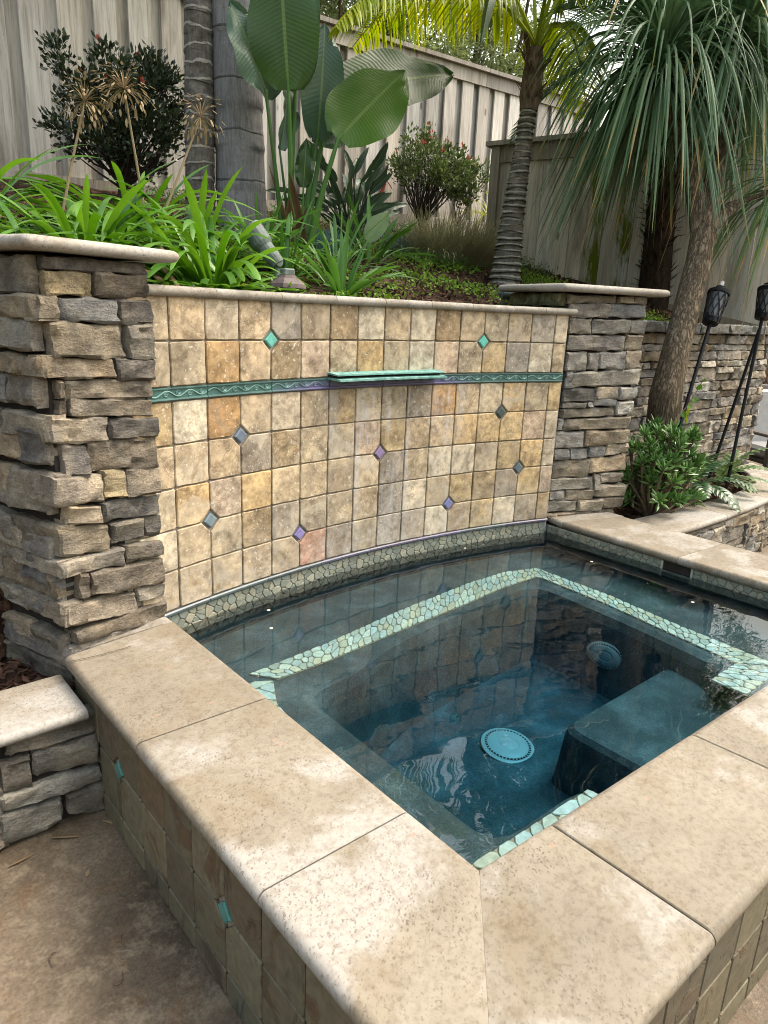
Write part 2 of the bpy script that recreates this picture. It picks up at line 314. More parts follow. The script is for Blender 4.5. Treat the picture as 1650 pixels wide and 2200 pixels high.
mk_leaf('clover_leaf', (.10, .20, .02), (.26, .42, .06), .3, .5, .3, None, 0, True)
mk_leaf('jade_leaf', (.06, .15, .035), (.18, .32, .08), .12, .25, .6, None, 0, True)
mk_leaf('fern_leaf', (.02, .06, .022), (.06, .125, .045), .2, .28, .6, None, 0, True)
mk_leaf('pale_lobed_leaf', (.09, .15, .06), (.18, .26, .11), .25, .45, .4, None, 0, True)
mk_leaf('dry_flower', (.22, .165, .10), (.40, .32, .21), .15, .85, .1, None, 0, True)
mk_leaf('chip', (.045, .022, .016), (.13, .075, .05), .0, .9, .15, None, 0, True)
mk_leaf('dry_leaf', (.17, .11, .06), (.28, .21, .12), .1, .8, .15)
# ---------------------------------------------------------------- mesh and object helpers
ORG = {}
def tag(o, label=None, cat=None, group=None, kind=None):
    for k, v in (('label', label), ('category', cat), ('group', group), ('kind', kind)):
        if v: o[k] = v
    return o
def thing(name, label, cat, loc=(0, 0, 0), group=None):
    o = bpy.data.objects.new(name, None); COL.objects.link(o); o.location = loc; o.empty_display_size = .1
    ORG[o.name] = Vector(loc); return tag(o, label, cat, group)
class MB:
    def __init__(s): s.v = []; s.f = []; s.uvs = []; s.has_uv = False
    def add(s, v, f, uv=None):
        k = len(s.v); s.v += [tuple(p) for p in v]; s.f += [tuple(i+k for i in q) for q in f]
        if uv is not None: s.has_uv = True; s.uvs += uv
        else: s.uvs += [(0, 0)]*len(v)
    def box(s, a, b_, bev=0):
        x0, y0, z0 = a; x1, y1, z1 = b_
        if bev:
            s.rbox(Vector(((x0+x1)/2, (y0+y1)/2, (z0+z1)/2)), ((x1-x0)/2, (y1-y0)/2, (z1-z0)/2), bev); return
        s.add([(x0, y0, z0), (x1, y0, z0), (x1, y1, z0), (x0, y1, z0), (x0, y0, z1), (x1, y0, z1), (x1, y1, z1), (x0, y1, z1)],
              [(0, 3, 2, 1), (4, 5, 6, 7), (0, 1, 5, 4), (1, 2, 6, 5), (2, 3, 7, 6), (3, 0, 4, 7)])
    def rbox(s, c, h, bev, M=None):     # chamfered box: 24 verts
        v = []; idx = {}
        for sx in (-1, 1):
            for sy in (-1, 1):
                for sz in (-1, 1):
                    for ax in range(3):
                        p = [sx*(h[0]-bev), sy*(h[1]-bev), sz*(h[2]-bev)]; p[ax] = (sx, sy, sz)[ax]*h[ax]
                        idx[(sx, sy, sz, ax)] = len(v); p = Vector(p); v.append(c+(M @ p if M else p))
        f = []
        for ax in range(3):
            o1, o2 = (ax+1) % 3, (ax+2) % 3
            for sg in (-1, 1):
                q = []
                for a, b_ in ((-1, -1), (1, -1), (1, 1), (-1, 1)):
                    k = [0, 0, 0]; k[ax] = sg; k[o1] = a; k[o2] = b_; q.append(idx[(*k, ax)])
                f.append(tuple(q if sg > 0 else q[::-1]))
            for a in (-1, 1):
                for b_ in (-1, 1):
                    q = []
                    for (t, axx) in ((-1, o1), (1, o1), (1, o2), (-1, o2)):
                        k = [0, 0, 0]; k[ax] = t; k[o1] = a; k[o2] = b_; q.append(idx[(*k, axx)])
                    f.append(tuple(q if a*b_ > 0 else q[::-1]))
        for sx in (-1, 1):
            for sy in (-1, 1):
                for sz in (-1, 1):
                    q = [idx[(sx, sy, sz, a)] for a in range(3)]; f.append(tuple(q if sx*sy*sz > 0 else q[::-1]))
        s.add(v, f)
    def tube(s, pts, rad, n=8, cap=True):
        pts = [Vector(p) for p in pts]; rad = rad if isinstance(rad, (list, tuple)) else [rad]*len(pts)
        v = []; f = []; prev = None
        for i, p in enumerate(pts):
            d = (pts[min(i+1, len(pts)-1)]-pts[max(i-1, 0)]).normalized()
            if prev is None: a = d.cross(Vector((.3, .9, .2))).normalized()
            else: a = (prev-d*prev.dot(d)).normalized()
            prev = a; b_ = d.cross(a)
            for k in range(n):
                t = 2*math.pi*k/n; v.append(p+(a*math.cos(t)+b_*math.sin(t))*rad[i])
        for i in range(len(pts)-1):
            for k in range(n): f.append((i*n+k, i*n+(k+1) % n, (i+1)*n+(k+1) % n, (i+1)*n+k))
        if cap: f.append(tuple(range(n))[::-1]); f.append(tuple((len(pts)-1)*n+k for k in range(n)))
        s.add(v, f)
    def lathe(s, prof, c=(0, 0, 0), n=24, M=None):
        v = []; f = []; c = Vector(c)
        for r, z in prof:
            for k in range(n):
                t = 2*math.pi*k/n; p = Vector((r*math.cos(t), r*math.sin(t), z)); v.append(c+(M @ p if M else p))
        for i in range(len(prof)-1):
            for k in range(n): f.append((i*n+k, i*n+(k+1) % n, (i+1)*n+(k+1) % n, (i+1)*n+k))
        f.append(tuple(range(n))[::-1]); f.append(tuple((len(prof)-1)*n+k for k in range(n)))
        s.add(v, f)
    def grid(s, rows, closed=False, uv=None):
        n = len(rows[0]); v = [p for r in rows for p in r]; f = []
        for i in range(len(rows)-1):
            for k in range(n if closed else n-1): f.append((i*n+k, i*n+(k+1) % n, (i+1)*n+(k+1) % n, (i+1)*n+k))
        s.add(v, f, uv)
    def mesh(s, name, mat, off=None, smooth=False):
        me = bpy.data.meshes.new(name); off = off or Vector((0, 0, 0))
        va = np.array(s.v, dtype=np.float64)-np.array(off); me.from_pydata(va.tolist(), [], s.f)
        if s.has_uv:
            ul = me.uv_layers.new(name='UVMap'); li = np.zeros(len(me.loops), dtype=np.int32); me.loops.foreach_get('vertex_index', li)
            ul.data.foreach_set('uv', np.array(s.uvs, dtype=np.float32)[li].ravel())
        if smooth: me.polygons.foreach_set('use_smooth', [True]*len(me.polygons))
        me.materials.append(mat); me.update()
        if smooth: me.set_sharp_from_angle(angle=R_(36))
        return me
def link(name, me, parent=None, loc=(0, 0, 0), rotz=0, color=None):
    o = bpy.data.objects.new(name, me); COL.objects.link(o); o.location = loc; o.rotation_euler = (0, 0, rotz)
    if parent: o.parent = parent
    if color: o.color = (*color, 1)
    return o
def part(name, mb, mat, parent=None, color=None, smooth=False, **t):
    org = ORG.get(parent.name, Vector((0, 0, 0))) if parent else Vector((0, 0, 0))
    o = link(name, mb.mesh(name, MT[mat], org, smooth), parent, (0, 0, 0), 0, color); ORG[o.name] = org
    return tag(o, **t)
def inst(name, me, parent, loc, rotz=0, color=None):
    return link(name, me, parent, Vector(loc)-ORG.get(parent.name, Vector((0, 0, 0))), rotz, color)
def arc(s):
    k = .2262; return math.sin(k*s)/k, -(1-math.cos(k*s))/k
def arcp(s, out=0, z=0):      # point on the curved wall, `out` metres in front of its face
    k = .2262; x, y = arc(s); return Vector((x-math.sin(k*s)*out, y-math.cos(k*s)*out, z))
def jit(c, a=.12):
    f = 1+U(-a, a); h = U(-a, a)*.3; return (max(.004, c[0]*f*(1+h)), max(.004, c[1]*f), max(.004, c[2]*f*(1-h)))
# ---------------------------------------------------------------- ground
g = MB(); 
PX = [-30, -12, -5, -1.45, 1.5, 6, 14, 30]; PY = [-30, -12, -5, -2.03, -.3, 6, 14, 30]      # a hole where the spa is dug in
for i in range(7):
    for j in range(7):
        if (i, j) != (3, 3): g.add([(PX[i], PY[j], -.46), (PX[i+1], PY[j], -.46), (PX[i+1], PY[j+1], -.46), (PX[i], PY[j+1], -.46)], [(0, 1, 2, 3)])
part('patio', g, 'patio', kind='structure')
def soil_z(y, x=0): return float(np.interp(y, [.0, .1, .6, 1.2, 2, 2.5, 3, 3.6, 6, 20], [1.05, 1.07, 1.18, 1.35, 1.55, 1.66, 1.80, 1.95, 2.1, 2.4]))
g = MB(); rows = []
ys = [.06]+[.15+.1*i for i in range(37)]+[4.2, 5, 7, 11, 16, 22]; xs = [-14, -9, -6]+[-4+.15*i for i in range(67)]+[7, 10, 16, 22]
for y in ys: rows.append([(x, y, soil_z(y)+.02*math.sin(7*x+3*y)+.015*math.sin(13*y-5*x)+nr.normal(0, .008)) for x in xs])
rows[0] = [(x, .06 if x < 1.7 else .3, soil_z(.06 if x < 1.7 else .3)) for x in xs]; rows[1] = [(x, y_ if x < 1.7 else .32, soil_z(y_ if x < 1.7 else .32)) for x, y_, _ in rows[1]]; rows[2] = [(x, y_ if x < 1.7 else .335, soil_z(y_ if x < 1.7 else .335)) for x, y_, _ in rows[2]]
rows.insert(0, [(x, y_, -.5) for x, y_, _ in rows[0]]); g.grid([[p for p in r if p[0] < 4.6] for r in rows]); g.grid([[(x_, max(y_, 1.5), z_) for x_, y_, z_ in r if x_ > 4.4] for r in rows])
part('garden_bed', g, 'mulch', kind='structure')
g = MB(); g.grid([[(x, y, -.13+nr.normal(0, .01)) for x in np.linspace(-3.6, -1.45, 24)] for y in np.linspace(-.42, .3, 9)]); part('planter_soil', g, 'mulch', kind='structure')
g = MB(); g.grid([[(x, y, -.10+nr.normal(0, .01)-.03*(x < 1.9)) for x in np.linspace(1.5, 4.3, 30)] for y in np.linspace(-.55, .2, 10)]); part('planter_soil', g, 'mulch', kind='structure')
# ---------------------------------------------------------------- the tile wall
P = .156; HB = .0495
TW = thing('tile_wall', 'curved water feature wall of tan travertine tiles with diamond accents', 'wall', (0, 0, 0))
SL, SR = -1.26, 1.178
g = MB(); ss = np.linspace(SL-.05, SR+.006, 40)
for z0, z1 in ((-.5, 1.14),):
    g.grid([[arcp(s, 0, z0) for s in ss], [arcp(s, 0, z1) for s in ss], [arcp(s, -.2, z1) for s in ss], [arcp(s, -.2, z0) for s in ss]])
part('grout_bed', g, 'grout', TW)
TC = dict(t=(.39, .325, .238), c=(.51, .46, .375), y=(.43, .33, .195), o=(.33, .22, .115), b=(.31, .24, .155), g=(.27, .243, .212), p=(.42, .34, .27), r=(.39, .24, .185))
ROWS = ["ttctgtbctcbtttgc", "ttotbptytcptygct", "ycotctbttgottyty", "tttgbttpyttyyypc", "typyttttgtcctyyc", "cttbgtttgcbybgyp", "tttttrgtggctycty"]
ZB = [6*P+HB, 5*P+HB, 4*P, 3*P, 2*P, P, 0]
DIA = {(3, 0): (.12, .42, .36), (11, 0): (.10, .40, .34), (2, 2): (.14, .18, .24), (12, 2): (.055, .075, .075), (7, 3): (.24, .18, .33), (1, 4): (.15, .20, .23), (13, 4): (.09, .13, .15), (4, 5): (.20, .17, .36), (10, 5): (.17, .18, .36)}
def tile_mb(w_, h_, cut, th=.011, cs=.042, ju=.0016):
    hw, hh = w_/2-.0028, h_/2-.0028; pts = []
    cor = [(-1, -1), (1, -1), (1, 1), (-1, 1)]
    for i, (sx, sz) in enumerate(cor):
        c = cs if i in cut else .005
        a = (sx*hw, sz*(hh-c)); b_ = (sx*(hw-c), sz*hh)
        pts += [a, b_] if i in (0, 2) else [b_, a]
    out = []
    for i in range(len(pts)):
        a, b_ = pts[i], pts[(i+1) % len(pts)]; L = math.hypot(b_[0]-a[0], b_[1]-a[1]); k = max(1, int(L/.03)) if not (L < .07 and L > .02) else 1
        for j in range(k): out.append((a[0]+(b_[0]-a[0])*j/k+U(-ju, ju), a[1]+(b_[1]-a[1])*j/k+U(-ju, ju)))
    m_ = len(out); g = MB(); v = []; d1 = .0022
    for sc_, y in ((1, .004), (1, -th+.0028), (None, -th-.0004), ):
        for (x, z) in out:
            if sc_ is None: x -= math.copysign(min(abs(x), d1+U(0, .0012)), x); z -= math.copysign(min(abs(z), d1+U(0, .0012)), z)
            v.append((x, y, z))
    v.append((0, -th-.0012, 0)); f = []
    for r in range(2):
        for i in range(m_): f.append((r*m_+i, r*m_+(i+1) % m_, (r+1)*m_+(i+1) % m_, (r+1)*m_+i))
    for i in range(m_): f.append((2*m_+i, 2*m_+(i+1) % m_, 3*m_))
    g.add(v, f); return g
cache = {}
def tile_mesh(w_, h_, cut, var, mat):
    k = (round(w_, 3), round(h_, 3), tuple(sorted(cut)), var, mat)
    if k not in cache: cache[k] = tile_mb(w_, h_, cut).mesh('tile', MT[mat], None, False)
    return cache[k]
for r in range(7):
    for i in range(16):
        s0 = SL if i == 0 else (i-8)*P; s1 = SR if i == 15 else (i-7)*P
        cut = []
        for (ci, ri), _ in DIA.items():     # corner ci sits below row ri
            for cx in (0, 1):
                if i-1+cx == ci:
                    if ri == r: cut.append(0 if cx == 0 else 1)
                    if ri == r-1: cut.append(3 if cx == 0 else 2)
        sm = (s0+s1)/2; x, y = arc(sm)
        inst('tile', tile_mesh(s1-s0, P, cut, rng.randrange(4), 'tile'), TW, arcp(sm, U(-.0008, .0012), ZB[r]+P/2), -.2262*sm, jit(tuple(x*1.12 for x in TC[ROWS[r][i]]), .13))
dm = MB(); d_ = .031
dm.add([(-d_, 0, 0), (0, 0, -d_), (d_, 0, 0), (0, 0, d_), (-d_, -.009, 0), (0, -.009, -d_), (d_, -.009, 0), (0, -.009, d_), (-d_*.8, -.012, 0), (0, -.012, -d_*.8), (d_*.8, -.012, 0), (0, -.012, d_*.8)],
       [(0, 1, 5, 4), (1, 2, 6, 5), (2, 3, 7, 6), (3, 0, 4, 7), (4, 5, 9, 8), (5, 6, 10, 9), (6, 7, 11, 10), (7, 4, 8, 11), (8, 9, 10, 11)])
DME = dm.mesh('diamond_tile', MT['ceramic'])
for (ci, ri), c in DIA.items():
    s = (ci-7)*P; inst('diamond_tile', DME, TW, arcp(s, .001, ZB[ri]), -.2262*s, c)
# border tiles with their raised scroll
bs = [-1.195]+[-6*P+i*.312 for i in range(7)]+[SR]
bs = sorted(set(round(b_, 4) for b_ in bs if -1.196 <= b_ <= SR))
for a, b_ in zip(bs[:-1], bs[1:]):
    a2, b2 = a+.0012, b_-.0012; g = MB(); z0, z1 = 5*P+.002, 5*P+HB-.002; nn_ = 8; rr = []
    prof = [(z0, 0), (z0, .014), (z0+.004, .0175), (z0+.008, .0165), (z0+.0095, .011), (z1-.006, .011), (z1-.0045, .0155), (z1-.001, .0155), (z1, .012), (z1, 0)]
    for z, o_ in prof: rr.append([arcp(a2+(b2-a2)*k/nn_, o_, z) for k in range(nn_+1)])
    g.grid(rr)
    for e, sgn in ((0, 1), (nn_, -1)):
        q = [rr[i][e] for i in range(len(prof))]; g.add(q, [tuple(range(len(q)))[::sgn]])
    bt = part('border_tile', g, 'glaze', TW, smooth=False)
    g = MB(); zc = (z0+z1)/2+.002; per = .104; amp = .0095
    npts = max(6, int((b2-a2)/.006))
    g.tube([arcp(a2+.003+(b2-a2-.006)*k/npts, .012, zc+amp*math.sin(2*math.pi*(a+(b2-a2)*k/npts)/per)) for k in range(npts+1)], .0028, 5)
    k0 = math.ceil(2*a2/per)
    for k in range(k0, int(2*b2/per)+1):      # a curl in every half wave
        sgn = 1 if k % 2 == 0 else -1; sc0 = k*per/2+per*.25
        if sc0 > b2-.02 or sc0 < a2+.02: continue
        pts = []
        for t in range(17):
            th = t/16*3.4*math.pi; rad = .0105*(1-t/19)
            pts.append(arcp(sc0+rad*math.cos(th)*1.15, .0115, zc-sgn*.0035+sgn*rad*math.sin(th)*.9))
        g.tube(pts, [.0026*(1-.4*t/16) for t in range(17)], 5)
    part('scroll_relief', g, 'relief', bt, smooth=True)
# wall cap pieces (bullnose), liner trim
caps = [-1.185, -.90, -.59, -.30, -.02, .26, .52, .79, 1.0, 1.215]
for a, b_ in zip(caps[:-1], caps[1:]):
    a2, b2 = a+.0012, b_-.0012; g = MB(); rr = []; zb, zt, ov = 1.131+U(-.001, .001), 1.166+U(-.001, .001), .036
    prof = [(-.21, zb)]+[(ov-.0165+.0165*math.cos(t), (zb+zt)/2+.0175*math.sin(t)) for t in np.linspace(-math.pi/2, math.pi/2, 9)]+[(ov-.0195, zt), (-.21, zt)]
    for o_, z in prof: rr.append([arcp(a2+(b2-a2)*k/5, o_, z) for k in range(6)])
    g.grid(rr)
    for e, sgn in ((0, 1), (5, -1)): g.add([rr[i][e] for i in range(len(prof))], [tuple(range(len(prof)))[::sgn]])
    part('wall_cap', g, 'cap', TW, smooth=True)
for a, b_ in zip(np.linspace(SL, SR, 9)[:-1], np.linspace(SL, SR, 9)[1:]):
    g = MB(); g.tube([arcp(a+.001+(b_-a-.002)*k/4, .012, -.010) for k in range(5)], .0095, 8)
    part('liner_trim', g, 'ceramic', TW, color=rng.choice([(.06, .065, .11), (.05, .07, .085), (.075, .07, .13), (.055, .08, .09), (.06, .055, .10)]), smooth=True)
# spillway lip: two plates with a slot between
g = MB(); s0, s1 = -.325, .335
def plate(g, zt, zb, out, ins):
    prof = [(0, zb+.004), (out, zb), (out, zt), (0, zt+.006)]; rr = []
    for o_, z in prof: rr.append([arcp(s0+(s1-s0)*k/12+(0 if o_ == 0 else (ins if k == 0 else -ins if k == 12 else 0)), o_+.0, z) for k in range(13)])
    g.grid(rr); 
    for e, sgn in ((0, 1), (12, -1)): g.add([rr[i][e] for i in range(4)], [tuple(range(4))[::sgn]])
plate(g, .8465, .8405, .072, .006); sp = part('spillway', g, 'verdigris', TW, label='pale turquoise copper spillway lip')
g = MB(); plate(g, .8265, .8185, .092, .004); part('spillway_lip', g, 'verdigris', sp)
g = MB(); plate(g, .8385, .8285, .045, .012); part('water_slot', g, 'mortar', sp)
# ---------------------------------------------------------------- ledge stones
SCOL = dict(b=(.28, .24, .185), k=(.125, .115, .106), y=(.39, .31, .19), d=(.21, .185, .153), t=(.40, .33, .245), g=(.25, .24, .23), s=(.35, .315, .265), w=(.45, .43, .39))
def stone_mb(w_, zl0, zl1, zr0, zr1, th, seed, wrap=0, nx=None, gap=.0022):
    # rough-faced block in local coords: x along the face, -y out of the wall, z up
    r_ = random.Random(seed); h = (zl1-zl0+zr1-zr0)/2; nx = nx or max(4, min(14, int(w_/.026)+2)); nz = max(3, min(6, int(h/.02)+1)); sd = Vector((r_.uniform(0, 90), r_.uniform(0, 90), r_.uniform(0, 90)))
    rows = []; ph = [r_.uniform(0, 6.28) for _ in range(6)]; big = .006+.004*r_.random()
    tilt = r_.uniform(-.006, .006); til2 = r_.uniform(-.006, .006)
    us = [0, .04]+[i/(nx-1) for i in range(1, nx-1)]+[.96, 1]; vs_ = [0, .09]+[i/(nz-1) for i in range(1, nz-1)]+[.91, 1]
    for j, v in enumerate(vs_):
        row = []
        for i, u in enumerate(us):
            e = (i in (0, len(us)-1)) or (j in (0, len(vs_)-1)); x = gap+u*(w_-2*gap)
            z = (zl0+gap)*(1-u)*(1-v)+(zl1-gap)*(1-u)*v+(zr0+gap)*u*(1-v)+(zr1-gap)*u*v
            if j in (0, len(vs_)-1): z += .0030*math.sin(ph[0]+u*7*w_/.2+j)+.004*mnoise.noise(sd+Vector((x*30, j*3, 0)))+r_.uniform(-.0014, .0014)
            if i in (0, len(us)-1): x += .0026*math.sin(ph[1]+v*5)+r_.uniform(-.002, .002)
            y = -th+tilt*(u-.5)*2+til2*(v-.5)*2+.016*mnoise.noise(sd+Vector((x*15, 0, z*26)))+.013*abs(mnoise.noise(sd+Vector((x*38, 5, z*62))))-.005+r_.uniform(-.0034, .0034)
            if e: y += .007+r_.uniform(0, .005)
            row.append(Vector((x, y, z)))
        rows.append(row)
    g = MB(); g.grid(rows); back = []
    for p in ([rows[0][k] for k in range(len(us))]+[rows[j][-1] for j in range(1, len(vs_))]+[rows[-1][k] for k in range(len(us)-2, -1, -1)]+[rows[j][0] for j in range(len(vs_)-2, 0, -1)]): back.append(p)
    m_ = len(back); bp = [Vector((p.x, .03, p.z)) for p in back]
    g.add(back+bp, [(i, m_+i, m_+(i+1) % m_, (i+1) % m_) for i in range(m_)]); return g
def put_stone(parent, o2, ang, st, th=.03, name='stone', zoff=0):
    s0, s1, a, b_, c, d, k = st; me = stone_mb(s1-s0, a, b_, c, d, th, rng.random()).mesh('stone', MT['stone'], None, True)
    dx, dy = math.cos(ang), math.sin(ang)
    return inst(name, me, parent, (o2[0]+dx*s0, o2[1]+dy*s0, zoff), ang, jit(SCOL[k] if isinstance(k, str) else k, .2))
def parse(t): return [tuple(float(x) for x in r.split(',')[:6])+(r.split(',')[6],) for r in t.split(';')]
def random_courses(L, z0, z1, hs, ls, keys):
    z = z0; out = []
    while z < z1-.02:
        h = min(rng.choice(hs)*U(.85, 1.15), z1-z)
        if z1-z-h < .03: h = z1-z
        s = -U(0, .1)
        while s < L:
            l = rng.choice(ls)*U(.8, 1.2); e = min(s+l, L)
            if L-e < .05: e = L
            if h > .085 and rng.random() < .25:
                hm = h*U(.4, .6); out += [(max(s, 0), e, z, z+hm, z, z+hm, rng.choice(keys)), (max(s, 0), e, z+hm, z+h, z+hm, z+h, rng.choice(keys))]
            else:
                t1, t2 = U(-.005, .005), U(-.005, .005); out.append((max(s, 0), e, z, z+h+t1, z, z+h+t2, rng.choice(keys)))
            s = e
        z += h
    return [o for o in out if o[1]-o[0] > .02]
# ---------------------------------------------------------------- stone columns
def rot2(p, ang, o): return (o[0]+p[0]*math.cos(ang)-p[1]*math.sin(ang), o[1]+p[0]*math.sin(ang)+p[1]*math.cos(ang))
def core(parent, o2, ang, x0, x1, y0, y1, z0, z1, name='mortar_core', mat='mortar'):
    g = MB(); q = [rot2(p, ang, o2) for p in ((x0, y0), (x1, y0), (x1, y1), (x0, y1))]
    g.add([(*p, z0) for p in q]+[(*p, z1) for p in q], [(0, 3, 2, 1), (4, 5, 6, 7), (0, 1, 5, 4), (1, 2, 6, 5), (2, 3, 7, 6), (3, 0, 4, 7)]); return part(name, g, mat, parent)
def slab_cap(parent, o2, ang, x0, x1, y0, y1, zb, zt, name='column_cap', mat='cap'):
    r = (zt-zb)/2; rows = []; cx, cy_ = (x0+x1)/2, (y0+y1)/2
    for t in np.linspace(-math.pi/2, math.pi/2, 9):
        i = r*(1-math.cos(t)); z = (zb+zt)/2+r*math.sin(t); row = []
        for (sx, sy) in ((-1, -1), (1, -1), (1, 1), (-1, 1)):
            for a in range(5):
                th = math.atan2(sy, sx)+(a-2)*math.pi/8; rc = .02
                px = sx*((x1-x0)/2-rc-i)+cx+rc*math.cos(th); py = sy*((y1-y0)/2-rc-i)+cy_+rc*math.sin(th)
                row.append((*rot2((px, py), ang, o2), z))
        rows.append(row)
    rows.append([(px+(rot2((cx, cy_), ang, o2)[0]-px)*.02, py+(rot2((cx, cy_), ang, o2)[1]-py)*.02, zt) for px, py, _ in rows[-1]])
    g = MB(); g.grid(rows, True); n_ = len(rows[0])
    g.add(rows[0], [tuple(range(n_))[::-1]]); g.add(rows[-1], [tuple(range(n_))]); part(name, g, mat, parent, smooth=True)
LST = '-0.131,-0.003,1.117,1.219,1.123,1.224,b;0.0,0.365,1.188,1.222,1.196,1.229,k;-0.005,0.159,1.119,1.185,1.12,1.187,y;0.159,0.36,1.12,1.187,1.12,1.19,d;-0.141,0.035,1.051,1.117,1.05,1.115,t;0.038,0.241,1.047,1.112,1.044,1.113,g;0.241,0.386,1.044,1.113,1.042,1.115,k;-0.15,-0.019,0.96,1.049,0.95,1.05,s;-0.017,0.252,0.947,1.044,0.935,1.036,b;0.259,0.373,0.935,1.037,0.931,1.04,d;-0.156,0.211,0.895,0.954,0.877,0.933,b;0.215,0.376,0.87,0.936,0.864,0.925,k;-0.169,0.007,0.798,0.89,0.774,0.873,s;0.034,0.372,0.821,0.877,0.8,0.858,d;0.012,0.031,0.823,0.873,0.823,0.873,d;0.009,0.038,0.776,0.82,0.773,0.816,d;0.043,0.368,0.768,0.817,0.737,0.794,d;-0.179,0.177,0.717,0.795,0.674,0.748,s;0.178,0.387,0.679,0.745,0.667,0.729,k;-0.188,0.009,0.619,0.726,0.589,0.676,g;0.011,0.099,0.587,0.683,0.576,0.671,g;0.101,0.37,0.59,0.69,0.561,0.661,d;-0.199,0.139,0.532,0.628,0.484,0.567,s;0.136,0.224,0.492,0.582,0.481,0.57,y;0.226,0.366,0.484,0.575,0.47,0.558,d;-0.208,-0.026,0.471,0.538,0.432,0.495,s;-0.025,0.124,0.438,0.495,0.414,0.468,t;0.124,0.373,0.414,0.479,0.388,0.46,k;-0.198,0.16,0.38,0.473,0.304,0.394,b;0.161,0.294,0.329,0.394,0.324,0.39,d;0.294,0.368,0.32,0.398,0.307,0.387,k;-0.199,-0.038,0.321,0.387,0.282,0.318,g;-0.037,0.208,0.275,0.323,0.251,0.304,s;0.209,0.372,0.262,0.311,0.239,0.29,d;-0.215,-0.141,0.224,0.339,0.193,0.292,g;-0.143,0.023,0.19,0.293,0.169,0.258,b;0.025,0.062,0.175,0.261,0.177,0.253,d;0.063,0.372,0.177,0.256,0.128,0.225,d;-0.17,0.242,0.137,0.197,0.054,0.133,s;0.244,0.37,0.093,0.14,0.078,0.127,s;-0.004,0.376,0.025,0.065,-0.009,0.058,d;-0.249,-0.008,0.105,0.189,0.019,0.074,g;-0.174,-0.054,0.0,0.055,-0.041,0.003,d'
RST = '-0.0,0.333,1.196,1.238,1.208,1.248,b;0.333,0.444,1.21,1.246,1.212,1.249,b;0.445,0.535,1.21,1.249,1.213,1.25,d;0.021,0.291,1.116,1.196,1.132,1.203,g;0.291,0.547,1.135,1.203,1.137,1.21,g;0.02,0.176,1.034,1.115,1.04,1.121,s;0.177,0.451,1.038,1.114,1.05,1.123,s;0.451,0.56,1.05,1.123,1.048,1.123,g;0.024,0.427,0.948,1.029,0.953,1.036,g;0.429,0.556,0.958,1.039,0.957,1.039,t;0.022,0.168,0.837,0.938,0.838,0.938,s;0.168,0.252,0.843,0.933,0.844,0.938,g;0.251,0.441,0.847,0.94,0.845,0.946,g;0.446,0.563,0.85,0.951,0.856,0.955,s;0.03,0.074,0.737,0.832,0.737,0.832,g;0.074,0.571,0.749,0.827,0.761,0.851,s;0.029,0.264,0.664,0.737,0.668,0.741,k;0.263,0.419,0.678,0.746,0.677,0.753,s;0.419,0.563,0.677,0.743,0.678,0.747,w;0.024,0.198,0.633,0.661,0.632,0.662,d;0.197,0.25,0.638,0.666,0.637,0.668,g;0.249,0.417,0.642,0.679,0.642,0.677,g;0.42,0.551,0.586,0.663,0.589,0.661,w;0.024,0.423,0.578,0.625,0.58,0.634,d;0.007,0.052,0.506,0.574,0.505,0.573,g;0.052,0.542,0.505,0.564,0.505,0.575,b;-0.006,0.215,0.401,0.496,0.403,0.493,g;0.218,0.55,0.403,0.495,0.418,0.496,b;0.001,0.122,0.332,0.396,0.332,0.391,g;0.126,0.262,0.332,0.397,0.331,0.391,g;0.263,0.39,0.336,0.402,0.336,0.402,g;0.389,0.563,0.341,0.408,0.356,0.413,s;-0.003,0.289,0.23,0.328,0.221,0.325,b;0.287,0.568,0.247,0.33,0.248,0.34,t;-0.001,0.331,0.154,0.223,0.149,0.217,s;0.333,0.373,0.132,0.234,0.135,0.226,s;0.368,0.545,0.175,0.237,0.181,0.233,s;-0.002,0.13,0.099,0.149,0.095,0.146,g;0.13,0.342,0.086,0.149,0.08,0.14,t;0.346,0.582,0.091,0.166,0.086,0.154,s;-0.006,0.228,0.022,0.095,0.018,0.08,s;0.229,0.413,0.011,0.078,0.006,0.076,t;0.413,0.581,0.012,0.082,0.01,0.076,d;0.001,0.188,-0.006,0.014,-0.01,0.007,d;0.187,0.532,-0.005,0.01,-0.021,0.003,d'
AL = R_(17); OL = rot2((0, .03), AL, (-1.5, -.28))     # face plane set back by the stones' projection
CL = thing('stone_column', 'tall stacked ledgestone column left of the tile wall', 'column', (OL[0], OL[1], 0), 'stone columns')
core(CL, OL, AL, -.0, .37, .0, .62, -.46, 1.228)
